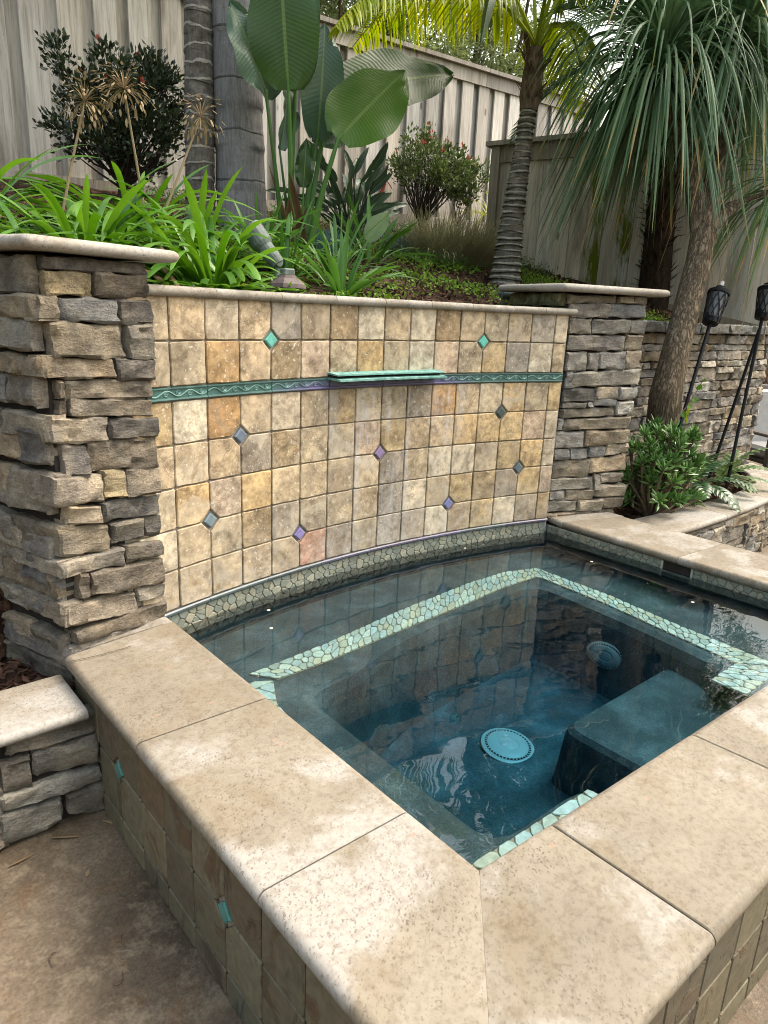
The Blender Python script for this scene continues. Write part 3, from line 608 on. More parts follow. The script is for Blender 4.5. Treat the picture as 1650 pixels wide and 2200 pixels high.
for st in parse(LST):
    s0, s1, a, b_, c, d, k = st; th = .03+U(-.006, .012); s1 = min(s1, .366+U(-.004, .006)); a -= .004; c -= .004; b_ += .004; d += .004
    if s0 >= -.03: put_stone(CL, OL, AL, (max(s0, 0), s1, a, b_, c, d, k), th); continue
    Lw = U(.13, .30); g = MB()
    zc0, zc1 = (a, b_) if s1 < .03 else (a+(c-a)*(-s0)/(s1-s0), b_+(d-b_)*(-s0)/(s1-s0))
    if s1 > .03:
        f_ = stone_mb(s1+th, zc0, zc1, c, d, th, rng.random()); g.add([(p[0]-th, p[1], p[2]) for p in f_.v], f_.f)
    l_ = stone_mb(Lw+(th if s1 > .03 else 0), zc0+U(-.004, .004), zc1+U(-.004, .004), zc0, zc1, th, rng.random())
    g.add([(p[1], Lw-p[0], p[2]) for p in l_.v], l_.f)
    inst('stone', g.mesh('stone', MT['stone'], None, True), CL, (*OL, 0), AL, jit(SCOL[k], .18))
    l_ = stone_mb(.62-Lw, zc0+U(-.01, .01), zc1+U(-.01, .01), zc0, zc1, .03, rng.random()); g = MB(); g.add([(p[1], .62-p[0], p[2]) for p in l_.v], l_.f)
    inst('stone', g.mesh('stone', MT['stone'], None, True), CL, (*OL, 0), AL, jit(SCOL[rng.choice('bsdgt')], .18))
for z0, z1, k in ((-.13, -.05, 'd'), (-.05, .02, 'g')):
    put_stone(CL, OL, AL, (0, .30, z0, z1, z0, z1, k), .03)
    g = MB(); l_ = stone_mb(.65, z0, z1, z0, z1, .034, rng.random()); g.add([(p[1], .62-p[0], p[2]) for p in l_.v], l_.f)
    inst('stone', g.mesh('stone', MT['stone'], None, True), CL, (*OL, 0), AL, jit(SCOL[k], .18))
slab_cap(CL, OL, AL, -.08, .455, -.085, .70, 1.236, 1.274)
AR = R_(-16.4); OR = rot2((0, .03), AR, (1.177, -.144))
CR = thing('stone_column', 'stacked ledgestone column right of the tile wall beside the leaning palm', 'column', (OR[0], OR[1], 0), 'stone columns')
core(CR, OR, AR, .004, .54, .0, .5, -.46, 1.248)
for st in parse(RST): put_stone(CR, OR, AR, (max(st[0], .004)-.001, st[1]+.001, st[2]-.003, st[3]+.003, st[4]-.003, st[5]+.003, st[6]), .03+U(-.006, .01))
for z0, z1 in ((1.10, 1.175), (1.175, 1.25)):
    for y0, y1 in ((.0, .2), (.2, .34), (.34, .5)):
        l_ = stone_mb(y1-y0, z0, z1, z0, z1, .028, rng.random()); g = MB(); g.add([(p[1], y1-p[0], p[2]) for p in l_.v], l_.f)
        inst('stone', g.mesh('stone', MT['stone'], None, True), CR, (*OR, 0), AR, jit((.115, .115, .055), .2))
slab_cap(CR, OR, AR, -.085, .66, -.09, .56, 1.254, 1.294)
# ---------------------------------------------------------------- retaining wall behind the planter
RW = thing('retaining_wall', 'grey dry-stacked stone retaining wall behind the planter', 'wall', (1.8, .12, 0))
for o2, ang, LW in (((1.75, .12), 0, 2.75), ((4.5, .12), R_(42), 1.9)):
    core(RW, o2, ang, 0, LW, .0, .25, -.46, 1.05)
    for st in random_courses(LW, -.46, 1.045, [.055, .07, .09, .11], [.12, .2, .28, .36], 'ggsdsgbw'):
        put_stone(RW, o2, ang, st, .03+U(-.012, .016))
    x = 0
    while x < LW:
        l = min(U(.35, .6), LW-x); me = stone_mb(l, 1.05, 1.125, 1.05, 1.125, .07, rng.random()).mesh('cap_stone', MT['stone'], None, True)
        inst('cap_stone', me, RW, (*rot2((x, 0), ang, o2), 0), ang, jit((.19, .20, .20), .12)); x += l
# ---------------------------------------------------------------- bullnose slabs
def slab(parent, name, mat, a0, b0, a1, b1, zt=0, th=.042, ra=True, rb=True, nl=1, gap=.0024, path=None):
    # a = inner edge, b = outer edge, from end 0 to end 1; rounded along a and/or b
    r = th/2; W_ = (Vector(b0)-Vector(a0)).length
    prof = []
    if ra: prof += [(r*(1-math.cos(t))/W_, zt-r+r*math.sin(t)) for t in np.linspace(-math.pi/2, math.pi/2, 8)]+[((r+.003)/W_, zt)]
    else: prof += [(0, zt-th), (0, zt)]
    if rb: prof += [(1-(r+.003)/W_, zt)]+[(1-r*(1-math.cos(t))/W_, zt-r+r*math.sin(t)) for t in np.linspace(math.pi/2, -math.pi/2, 8)]
    else: prof += [(1, zt), (1, zt-th)]
    A0, B0, A1, B1 = (Vector((p[0], p[1], 0)) for p in (a0, b0, a1, b1))
    ends = path or [(A0, B0), (A1, B1)]
    rows = []; m_ = len(ends); 
    fr = []
    for i, (A, B) in enumerate(ends):
        A, B = Vector((A[0], A[1], 0)), Vector((B[0], B[1], 0))
        if i == 0 or i == m_-1:
            o = ends[1] if i == 0 else ends[m_-2]; dd = (Vector((o[0][0]+o[1][0], o[0][1]+o[1][1], 0))/2-(A+B)/2).normalized()
            fr += [(A+dd*gap, B+dd*gap, 0), (A+dd*(gap+.0025), B+dd*(gap+.0025), 1)] if i == 0 else [(A+dd*(gap+.0025), B+dd*(gap+.0025), 1), (A+dd*gap, B+dd*gap, 0)]
        else: fr.append((A, B, 1))
    for A, B, full in fr:
        row = []
        for u, z in prof:
            if not full: zc = zt-r; z = zc+(z-zc)*(.88 if gap > .0005 else .985)
            p = A+(B-A)*u; row.append((p.x, p.y, z))
        rows.append(row)
    g = MB(); g.grid(rows, True); k = len(prof)
    g.add(rows[0], [tuple(range(k))]); g.add(rows[-1], [tuple(range(k))[::-1]])
    return part(name, g, mat, parent, smooth=True)
# ---------------------------------------------------------------- the spa
SPA = thing('spa', 'raised rectangular spa with tan travertine coping and slate tiled sides', 'spa', (0, -1, -.46))
LI, LO, FI, FO, RI, RO = -1.143, -1.547, -1.745, -2.122, 1.157, 1.60
yl = lambda x: -1.722-(x+1.143)*.036 if x < .3 else -1.775
S = lambda *a, **k: slab(SPA, 'coping_slab', 'coping', *a, **k)
S((LI, -.135), (-1.28, -.18), (LI, -.235), (-1.52, -.275), rb=False)
S((LI, -.235), (LO, -.29), (LI, -.885), (LO, -.878))
S((LI, -.885), (LO, -.878), (LI, -1.505), (LO, -1.50), gap=.0036)
S((LI, -1.507), (LO, -1.502), (LI, yl(LI)), (LO, FO), gap=.0002)
S((LI, yl(LI)), (LO, FO), (-.920, yl(-.915)), (-.917, FO), gap=.0002)
S((-.915, yl(-.915)), (-.912, FO), (-.295, yl(-.295)), (-.275, FO), gap=.0009)
S((-.295, yl(-.295)), (-.275, FO), (.36, yl(.36)), (.36, FO))
S((.36, yl(.36)), (.36, FO), (RI, -1.775), (RO, FO), gap=.0008)
S((RI, -1.775), (RO, FO), (RI, -.965), (RO, -1.0), gap=.0008)
S((RI, -.965), (RO, -1.0), (1.175, -.26), (1.60, -.40))
S((1.175, -.26), (1.60, -.40), (1.195, -.15), (1.60, -.29), rb=False)
# carcass: solid walls under the coping
WL, WR, WF = -1.172, 1.185, -1.775
def ring_pts():
    back = [arcp(s, .002, 0) for s in np.linspace(SL+.075, SR+.02, 25)]
    back = [Vector((min(max(p.x, WL), WR), p.y, 0)) for p in back]
    right = [Vector((WR, y, 0)) for y in np.linspace(back[-1].y, WF, 14)[1:]]
    front = [Vector((x_, WF, 0)) for x_ in np.linspace(WR, WL, 30)[1:]]
    left = [Vector((WL, y, 0)) for y in np.linspace(WF, back[0].y, 14)[1:-1]]
    return back, right, front, left
bk, rg, ft, lf = ring_pts(); RING = bk+rg+ft+lf
def inner_ring(e):      # edge of the bench; e = inset towards the middle
    def lin(pts, n_): 
        q = []; L = [0]
        for a, b_ in zip(pts[:-1], pts[1:]): L.append(L[-1]+math.hypot(b_[0]-a[0], b_[1]-a[1]))
        for t in np.linspace(0, L[-1], n_): q.append(Vector((np.interp(t, L, [p[0] for p in pts]), np.interp(t, L, [p[1] for p in pts]), 0)))
        return q
    B = [(-.86+e, -.655-e), (-.72, -.655-e), (-.56, -.63-e), (-.40, -.56-e), (-.1, -.515-e), (.15, -.49-e), (.45, -.468-e), (.70-e, -.47-e)]
    b_ = lin(B, 25); r_ = lin([B[-1], (.665-e, -1.0), (.60-e, -1.50+e)], 14)[1:]
    f_ = lin([(.60-e, -1.50+e), (.47, -1.50+e), (.46, -1.70), (-.44, -1.70), (-.47, -1.56+e), (-.88+e, -1.56+e)], 30)[1:]; l_ = lin([(-.88+e, -1.56+e), B[0]], 14)[1:-1]
    pts = b_+r_+f_+l_; n_ = len(pts)
    for it in range(2):        # soften the corners
        pts = [(pts[i-1]+pts[i]*2+pts[(i+1) % n_])/4 for i in range(n_)]
    return pts
ZW, ZBN, ZF = -.088, -.200, -.55
def at(pts, z): return [Vector((p.x, p.y, z)) for p in pts]
g = MB(); r0, r1, r2, r3 = inner_ring(-.03), inner_ring(0), inner_ring(.02), inner_ring(.05)
g.grid([at(RING, -.04), at(RING, ZBN+.01), at(RING, ZBN), at(r0, ZBN), at(r1, ZBN-.012), at(r2, ZBN-.05), at(inner_ring(.035), -.30), at(inner_ring(.085), -.46), at(inner_ring(.115), ZF+.012), at(inner_ring(.14), ZF)], True)
r4 = inner_ring(.14); g.add(at(r4, ZF), [tuple(range(len(r4)))[::-1]])
shell = part('plaster_shell', g, 'plaster', SPA, smooth=False)
g = MB(); cx0, cx1, cy0, cy1 = -.135, .74, -1.775, -1.235     # entry step

rows_ = []
for ins, z in ((-.02, ZF-.01), (-.012, ZF+.06), (0, -.36), (.006, -.33), (.02, -.31), (.045, -.302), (.075, -.30)):
    pl = []
    for (sx, sy) in ((0, 0), (1, 0), (1, 1), (0, 1)):
        for a in range(5):
            th = math.atan2(sy-.5, sx-.5)+(a-2)*math.pi/8; rc = .06
            pl.append(((cx1-rc-ins if sx else cx0+rc+ins)+rc*math.cos(th), (cy1-rc-ins if sy else cy0+rc+ins)+rc*math.sin(th), z))
    rows_.append(pl)
g.grid(rows_, True); g.add(rows_[-1], [tuple(range(20))])
part('entry_step', g, 'plaster', SPA, smooth=False)
g = MB()
q = [(-1.515, -.16), (1.57, -.16), (1.57, -2.09), (-1.515, -2.09)]
for (a, b_) in ((3, 0), (2, 3), (1, 2)):
    A, B = q[a], q[b_]; g.add([(*A, -.46), (*B, -.46), (*B, -.043), (*A, -.043)], [(0, 1, 2, 3)])
part('carcass', g, 'grout', SPA)
# slate tiles on the outer sides
SLC = [(.095, .083, .056), (.055, .052, .045), (.16, .138, .088), (.09, .064, .045), (.065, .076, .06), (.20, .178, .118), (.125, .058, .027), (.064, .047, .043)]
zr = [(-.045, -.21), (-.21, -.378), (-.378, -.459)]
DS = {(1, 1), (5, 1), (9, 1)}
def slate(parent, side):
    for r, (zt, zb) in enumerate(zr):
        for k in range(0, 11 if side == 'L' else 17):
            if side == 'L': c0 = -.516-.16*k; c1 = c0-.16
            else: c0 = -1.515+.16*k; c1 = c0+.16
            if side == 'L' and c1 < -2.09: c1 = -2.09
            if abs(c1-c0) < .03: continue
            cut = []
            if side == 'L':
                for kk in (1, 5, 9):     # local x runs towards -y
                    if r == 0 and k == kk: cut.append(0)
                    if r == 0 and k == kk-1: cut.append(1)
                    if r == 1 and k == kk: cut.append(3)
                    if r == 1 and k == kk-1: cut.append(2)
            me = tile_mesh(abs(c1-c0), zt-zb, cut, rng.randrange(3), 'slate'); zc = (zt+zb)/2; cm = (c0+c1)/2
            if side == 'L': inst('slate_tile', me, parent, (-1.515, cm, zc), R_(-90), jit(rng.choice(SLC), .2))
            else: inst('slate_tile', me, parent, (cm, -2.09, zc), 0, jit(rng.choice(SLC), .2))
slate(SPA, 'L'); slate(SPA, 'F')
me = tile_mesh(.2, .165, [], 0, 'slate'); inst('slate_tile', me, SPA, (-1.515, -.416, -.1275), R_(-90), jit(SLC[2]))
DM2 = dm.mesh('diamond_tile', MT['ceramic'])
for kk in (1, 5, 9): inst('diamond_tile', DM2, SPA, (-1.516, -.516-.16*kk, -.21), R_(-90), (.07, .22, .20))
# pebble mosaics: each stone a Voronoi cell
def cells(L, H, sx, sy, seed, j=.42):
    r_ = random.Random(seed); nx, ny = max(1, round(L/sx)), max(1, round(H/sy)); pts = []
    for iy in range(ny):
        for ix in range(nx+1):
            pts.append(((ix+.5*(iy % 2)+r_.uniform(-j, j))*L/nx, (iy+.5+r_.uniform(-j, j)*.8)*H/ny))
    out = []
    for (px, py) in pts:
        poly = [(max(0, px-2*sx), 0), (min(L, px+2*sx), 0), (min(L, px+2*sx), H), (max(0, px-2*sx), H)]
        if poly[0][0] >= poly[1][0]: continue
        for (qx, qy) in pts:
            if (qx, qy) == (px, py) or abs(qx-px) > 3.2*sx: continue
            mx, my, nx_, ny_ = (px+qx)/2, (py+qy)/2, qx-px, qy-py; np_ = []
            for i in range(len(poly)):
                a, b_ = poly[i], poly[(i+1) % len(poly)]; da = (a[0]-mx)*nx_+(a[1]-my)*ny_; db = (b_[0]-mx)*nx_+(b_[1]-my)*ny_
                if da <= 0: np_.append(a)
                if da*db < 0: t = da/(da-db); np_.append((a[0]+(b_[0]-a[0])*t, a[1]+(b_[1]-a[1])*t))
            poly = np_
            if len(poly) < 3: break
        if len(poly) < 3: continue
        A = abs(sum(poly[i][0]*poly[(i+1) % len(poly)][1]-poly[(i+1) % len(poly)][0]*poly[i][1] for i in range(len(poly))))/2
        if A > .12*sx*sy: out.append(poly)
    return out
def pebbles(parent, L, H, sx, sy, seed, fmap, pal, skip=None, gap=.0028, th=.006):
    for poly in cells(L, H, sx, sy, seed):
        n_ = len(poly); cx, cy_ = sum(p[0] for p in poly)/n_, sum(p[1] for p in poly)/n_
        if skip and skip(cx, cy_): continue
        def shr(d): 
            o = []
            for p in poly:
                l = math.hypot(p[0]-cx, p[1]-cy_) or 1; f = max(.2, 1-d/l*1.25); o.append((cx+(p[0]-cx)*f, cy_+(p[1]-cy_)*f))
            return o
        def cutc(pl, f=.2):
            o = []
            for i in range(len(pl)):
                a, b_ = pl[i], pl[(i+1) % len(pl)]; o += [(a[0]+(b_[0]-a[0])*f, a[1]+(b_[1]-a[1])*f), (b_[0]-(b_[0]-a[0])*f, b_[1]-(b_[1]-a[1])*f)]
            return o
        a = cutc(shr(gap/2)); b_ = cutc(shr(gap/2+.0022)); k = len(a); g = MB(); t2 = th+U(-.0008, .0012)
        v = [fmap(p[0], p[1], 0) for p in a]+[fmap(p[0], p[1], t2-.0018) for p in a]+[fmap(p[0], p[1], t2) for p in b_]
        f = [(r*k+i, r*k+(i+1) % k, (r+1)*k+(i+1) % k, (r+1)*k+i) for r in range(2) for i in range(k)]+[tuple(2*k+i for i in range(k))]
        g.add(v, f); part('pebble', g, 'pebble', parent, jit(rng.choice(pal), .14))
PALW = [(.20, .215, .175), (.24, .25, .20), (.17, .19, .16), (.27, .265, .21), (.21, .23, .20)]
PALS = [(.42, .49, .43), (.48, .54, .45), (.39, .48, .45), (.48, .47, .34), (.37, .43, .37), (.52, .57, .48)]
H1 = .105
g = MB(); g.grid([[arcp(s, .004, -.02-H1) for s in np.linspace(SL+.06, SR, 30)], [arcp(s, .004, -.02) for s in np.linspace(SL+.06, SR, 30)]])
g.add([(WR-.003, -.14, -.02-H1), (WR-.003, WF, -.02-H1), (WR-.003, WF, -.044), (WR-.003, -.14, -.044)], [(0, 1, 2, 3)])
mos = part('waterline_mosaic', g, 'grout', SPA)
LB = SR-SL-.06
pebbles(mos, LB, H1, .055, .023, 3, lambda s, t, o: arcp(SL+.06+s, .0042+o, -.02-H1+t), PALW)
pebbles(mos, 1.55, H1-.026, .055, .022, 5, lambda s, t, o: Vector((WR-.0032-o, -.17-s, -.02-H1+t)), PALW, skip=lambda s, t: .70 < s < .88)
# skimmer mouth in the right wall
g = MB(); y0, y1, z0, z1 = -1.045, -.875, -.105, -.043; g.box((WR-.004, y0, z0), (WR+.12, y1, z1)); 
sk = part('skimmer_mouth', g, 'mortar', SPA); g = MB(); xf = WR-.012
for a, b_ in (((xf, y0, z0), (xf+.01, y1, z0+.012)), ((xf, y0, z0), (xf+.01, y0+.012, z1)), ((xf, y1-.012, z0), (xf+.01, y1, z1))): g.box(a, b_, .002)
part('skimmer_frame', g, 'paint', sk, color=(.34, .36, .31))
# bench stripe
def strip_map(ci, co):
    L = [0]; 
    for i in range(len(ci)-1): L.append(L[-1]+.5*(math.dist(ci[i], ci[i+1])+math.dist(co[i], co[i+1])))
    def f(s, t, o, W_=.1):
        x0, y0 = np.interp(s, L, [p[0] for p in ci]), np.interp(s, L, [p[1] for p in ci]); x1, y1 = np.interp(s, L, [p[0] for p in co]), np.interp(s, L, [p[1] for p in co])
        u = t/.1; return Vector((x0+(x1-x0)*u, y0+(y1-y0)*u, ZBN+.002+o))
    return L[-1], f
so_ = [(-.955, -.43), (-.575, -.395), (-.11, -.325), (.385, -.275), (.68, -.275), (.872, -.335), (.870, -.765), (.822, -1.155), (.79, -1.62)]
si_ = [(-.885, -.525), (-.66, -.52), (-.24, -.483), (.19, -.452), (.52, -.418), (.775, -.42), (.755, -.84), (.70, -1.23), (.66, -1.50)]
g = MB(); g.grid([[(x_, y_, ZBN+.002) for x_, y_ in si_], [(x_, y_, ZBN+.002) for x_, y_ in so_]])
li_ = [(-.905, -.525), (-.975, -.66), (-1.01, -.9), (-1.02, -1.6)]; lo_ = [(-.98, -.48), (-1.05, -.63), (-1.09, -.9), (-1.1, -1.68)]
fi_ = [(-1.01, -1.572), (-.50, -1.585)]; fo_ = [(-1.06, -1.66), (-.50, -1.67)]
ri_ = [(.44, -1.50), (.66, -1.50)]; ro_ = [(.44, -1.64), (.79, -1.64)]
for a, b_ in ((li_, lo_), (ri_, ro_), (fi_, fo_)): g.grid([[(x_, y_, ZBN+.0016) for x_, y_ in a], [(x_, y_, ZBN+.0016) for x_, y_ in b_]])
mos2 = part('bench_mosaic', g, 'gold_grout', SPA)
L, f = strip_map(si_, so_); pebbles(mos2, L, .1, .042, .029, 11, f, PALS, gap=.0036)
L, f = strip_map(li_, lo_); pebbles(mos2, L, .1, .055, .09, 12, f, PALS, gap=.004)
L, f = strip_map(fi_, fo_); pebbles(mos2, L, .1, .055, .09, 13, f, PALS, gap=.004, skip=None)
L, f = strip_map(ri_, ro_); pebbles(mos2, L, .1, .05, .034, 14, f, PALS, gap=.004)
# drain covers
def drain(c, M, label, k_=1.0, ov=1.0):
    M = M*k_ @ Matrix.Diagonal((ov, 1, 1))
    g = MB(); g.lathe([(.108, 0), (.108, .006), (.096, .010), (.092, .010)], c, 36, M)
    d = part('drain_cover', g, 'drain_plastic', SPA, smooth=False, label=label)
    g = MB(); g.lathe([(.082, .006), (.084, .012), (.078, .015), (.045, .0165), (.043, .015), (.033, .015), (.030, .017), (.0, .0175)], c, 36, M); part('drain_dome', g, 'drain_plastic', d, smooth=True)
    g = MB(); g.lathe([(.0925, .0085), (.0925, .0105), (.082, .0105), (.082, .0085)], c, 36, M); part('slot_ring', g, 'mortar', d)
    g = MB()
    for k in range(40):
        t = 2*math.pi*k/40; Mk = M @ Matrix.Rotation(t, 3, 'Z'); g.rbox(Vector(c)+Mk @ Vector((.0875, 0, .0105)), (.0075, .0022, .003), .0008, Mk)
    part('grille_ribs', g, 'drain_plastic', d)
drain((-.10, -.99, ZF+.002), Matrix.Rotation(R_(6), 3, 'X'), 'round pale drain cover on the spa floor')
drain((.612, -.965, -.375), Matrix.Rotation(R_(-74), 3, 'Y'), 'oval pale drain cover on the bench riser', .95, .58)
# water
g = MB(); top = [Vector((p.x, p.y, ZW)) for p in RING]; c0 = Vector((0, -.9, 0))
def grow(p, e): d = (Vector((p.x, p.y, 0))-c0).normalized(); return Vector((p.x+d.x*e, p.y+d.y*e, p.z))
top = [grow(p, .012) for p in top]; bot = [Vector((p.x, p.y, -.60)) for p in top]
g.grid([top, bot], True); k = len(top); g.add(top, [tuple(range(k))[::-1]]); g.add(bot, [tuple(range(k))])
part('water', g, 'water', kind='structure')
# ---------------------------------------------------------------- low planter walls
WST = '-1.778,-1.522,-0.166,-0.092,-0.177,-0.106,d;-1.801,-1.715,-0.274,-0.171,-0.285,-0.179,d;-1.713,-1.523,-0.268,-0.174,-0.283,-0.182,s;-1.81,-1.521,-0.342,-0.277,-0.354,-0.295,s;-1.818,-1.643,-0.447,-0.345,-0.449,-0.36,s;-1.632,-1.516,-0.429,-0.362,-0.464,-0.353,d'
PW = thing('planter_wall', 'low stone planter wall with pale ledge at the left edge', 'wall', (-1.5, -.5, -.46), 'low planter walls')
core(PW, (0, -.47), 0, -3.6, -1.53, .0, .2, -.46, -.115)
for st in parse(WST): put_stone(PW, (0, -.47), 0, st, .03+U(-.006, .01))
for z0, z1 in ((-.17, -.10), (-.275, -.175), (-.345, -.28), (-.45, -.35)):
    x = -3.6
    while x < -1.85: 
        l = min(U(.2, .4), -1.80-x); put_stone(PW, (0, -.47), 0, (x, x+l, z0, z1, z0, z1, rng.choice('dsg')), .03); x += l
for a, b_ in ((-1.552, -2.02), (-2.02, -2.6), (-2.6, -3.3)):
    slab(PW, 'ledge_slab', 'ledge', (a, -.252), (a, -.532), (b_, -.252), (b_, -.532), zt=-.07, th=.040)
PR = thing('planter_wall', 'low curved stone planter wall with pale ledge right of the spa', 'wall', (2.5, -.6, -.46), 'low planter walls')
inn = [(1.60, -.345), (2.0, -.375), (2.41, -.40), (2.8, -.41), (3.06, -.41), (3.35, -.375), (3.56, -.32), (3.75, -.25), (3.9, -.16), (4.02, -.06), (4.1, .02)]
outr = [(1.60, -.655), (1.98, -.665), (2.4, -.668), (2.85, -.655), (3.16, -.635), (3.5, -.58), (3.78, -.49), (4.02, -.38), (4.2, -.25), (4.33, -.12), (4.42, .02)]
for a, b_ in ((0, 2), (2, 4), (4, 6), (6, 8), (8, 10)):
    slab(PR, 'ledge_slab', 'ledge', inn[a], outr[a], inn[b_], outr[b_], zt=-.052, th=.040, path=[(inn[i], outr[i]) for i in range(a, b_+1)])
g = MB(); g.grid([[(x, y+.035, -.46) for x, y in outr], [(x, y+.035, -.094) for x, y in outr]]); g.grid([[(x, y+.02, -.15) for x, y in inn][::-1], [(x, y-.02, -.094) for x, y in inn][::-1]])
part('mortar_core', g, 'mortar', PR)
for i in range(len(outr)-1):
    a, b_ = Vector(outr[i]), Vector(outr[i+1]); L = (b_-a).length; ang = math.atan2(b_.y-a.y, b_.x-a.x)
    o2 = (a.x-math.sin(ang)*.035, a.y+math.cos(ang)*.035)
    for st in random_courses(L, -.46, -.094, [.07, .09, .11], [.15, .25, .4], 'dsbdg'): put_stone(PR, o2, ang, st, .022+U(-.006, .008))
# ---------------------------------------------------------------- fences
WC = [(.55, .535, .515), (.64, .62, .595), (.46, .44, .415), (.68, .66, .635), (.57, .54, .505), (.54, .525, .51)]
BF = thing('wood_fence', 'long weathered grey board fence along the back of the garden', 'fence', (1, 3.6, 1.95), 'weathered board fences')
YF = 3.6
def ztop(x): return 3.65+(x-2.2)*.036
def zbot(x): return 1.88+(x-2.2)*.045 if x > 2.2 else 1.88+(x-2.2)*.03
def board(parent, x0, x1, y, z0, z1, th=.019, col=None, mat='wood', name='board'):
    g = MB(); g.rbox(Vector(((x0+x1)/2, y, (z0+z1)/2)), ((x1-x0)/2, th/2, (z1-z0)/2), .002)
    return part(name, g, mat, parent, col or jit(rng.choice(WC), .12))
x = -4.4; PER = .264
while x < 6.6:
    zb, zt = zbot(x), ztop(x)-.03
    board(BF, x, x+.172+U(-.006, .006), YF-.012+U(-.002, .002), zb+.03, zt)
    board(BF, x+.125, x+.311, YF+.034, zb+.03, zt); x += PER
for a in np.arange(-4.4, 6.6, 2.2):
    for (nm, za, zb_, y, hy) in (('kick_board', .0, .19, YF-.030, .010), ('fascia_board', -.165, -.035, YF-.032, .010), ('cap_board', -.032, .006, YF-.01, .075)):
        q = []; base = zbot if nm == 'kick_board' else ztop
        for yy in (y-hy, y+hy):
            for (xx, ww) in ((a+.002, 0), (a+2.198, 0)): q += [(xx, yy, base(xx)+za), (xx, yy, base(xx)+zb_)]
        g = MB(); g.add(q, [(0, 2, 3, 1), (4, 5, 7, 6), (0, 1, 5, 4), (2, 6, 7, 3), (1, 3, 7, 5), (0, 4, 6, 2)]); part(nm, g, 'wood', BF, jit((.33, .31, .285) if nm == 'cap_board' else (.41, .385, .355), .1))
    g = MB(); g.box((a, YF+.025, 1.5), (a+.09, YF+.115, ztop(a)-.04)); part('post', g, 'wood', BF, (.3, .27, .24))
AF = math.atan2(-.961, .2756); OF = (3.55, 2.5)
SF = thing('wood_fence', 'shorter weathered fence with moss stain behind the slender ringed palm', 'fence', (*OF, 1.55), 'weathered board fences')
def fbox(name, s0, s1, y0, y1, z0a, z1a, z0b, z1b, col, mat='wood'):
    v = []
    for s, z0, z1 in ((s0, z0a, z1a), (s1, z0b, z1b)):
        for y in (y0, y1):
            p = rot2((s, y), AF, OF); v += [(*p, z0), (*p, z1)]
    g = MB(); g.add(v, [(0, 4, 5, 1), (2, 3, 7, 6), (0, 1, 3, 2), (4, 6, 7, 5), (1, 5, 7, 3), (0, 2, 6, 4)]); return part(name, g, mat, SF, col)
zb = lambda s: 1.60-.20*s
LF = 2.55; s = .0; k = 0
while s < LF:
    w_ = U(.125, .19); front = k % 2
    fbox('board', s, min(s+w_, LF)-.003, -.01+.004*front, .009+.004*front, zb(s)-.06, 2.56, zb(s+w_)-.06, 2.56, jit(rng.choice([(.56, .54, .50), (.45, .425, .38), (.64, .62, .58), (.38, .355, .315)]), .14), 'mossy' if k in (6, 8) else 'wood'); s += w_; k += 1
fbox('post', -.09, .0, -.055, .035, 1.45, 2.68, 1.45, 2.68, (.26, .235, .20))
fbox('cap_board', -.14, LF, -.09, .06, 2.682, 2.722, 2.682, 2.722, (.27, .25, .22))
fbox('fascia_board', .0, LF, -.034, -.012, 2.535, 2.68, 2.535, 2.68, (.25, .23, .20))
fbox('kick_board', .0, LF, -.034, -.012, zb(0)-.08, zb(0)+.03, zb(LF)-.08, zb(LF)+.03, (.28, .24, .19))
# ---------------------------------------------------------------- plant helpers
def strap(g, p0, az, el, L, w_, grav, n_=12, fold=.25, taper=.75, twist=0, minz=-.985, wprof=None, floor=False):
    p = Vector(p0); d = Vector((math.cos(el)*math.cos(az), math.cos(el)*math.sin(az), math.sin(el))); st = L/n_
    rows = []; uvs = []; side0 = Vector((-math.sin(az), math.cos(az), 0))
    for i in range(n_+1):
        u = i/n_; ww = wprof(u) if wprof else (min(1, .55+u*3)*(1-max(0, (u-taper)/(1-taper))**1.8))
        side = (side0-d*side0.dot(d)).normalized(); nrm = side.cross(d); tw = twist*u
        sd = side*math.cos(tw)+nrm*math.sin(tw); nn2 = nrm*math.cos(tw)-side*math.sin(tw); h = max(w_*ww/2, .0004)
        rows.append([p-sd*h-nn2*(-h*fold), p, p+sd*h+nn2*(h*fold)]); uvs += [(u, 0), (u, .5), (u, 1)]
        p = p+d*st; d = Vector((d.x, d.y, max(minz, d.z-grav*st))).normalized()
        if floor:
            zf = soil_z(p.y)+.012 if p.y > .12 else 1.182
            if p.y < .0 and p.z < 1.23: st *= .35
            if p.z < zf: p.z = zf+.004*i/n_; d = Vector((d.x, d.y, max(0, d.z))).normalized()
    g.grid(rows, False, uvs)
    return p
def strap_plant(name, label, cat, pos, nleaf, Lr, w_, grav, mat, elr=(.5, 1.35), spread=.05, group=None, base_r=.04, azr=(0, 6.283)):
    t = thing(name, label, cat, pos, group)
    for i in range(nleaf):
        a = U(*azr); q = i/nleaf; el = elr[1]+(elr[0]-elr[1])*q+U(-.12, .12)
        g = MB(); r_ = base_r*(.3+q); strap(g, (pos[0]+math.cos(a)*r_, pos[1]+math.sin(a)*r_, pos[2]-.02), a, el, U(*Lr), w_*U(.8, 1.15), grav*U(.75, 1.3), 13, .3, .78, U(-.6, .6), floor=True)
        if name in ('agapanthus', 'strap_plant') and any((-.46 < v[0] < -.14 and v[1] < .42) or (-.36 < v[0] < -.10 and v[1] < .62 and v[2] > 1.27) for v in g.v): continue
        part('leaf', g, 'dry_leaf' if name == 'agapanthus' and q > .55 and rng.random() < .09 else mat, t, smooth=True)
    return t
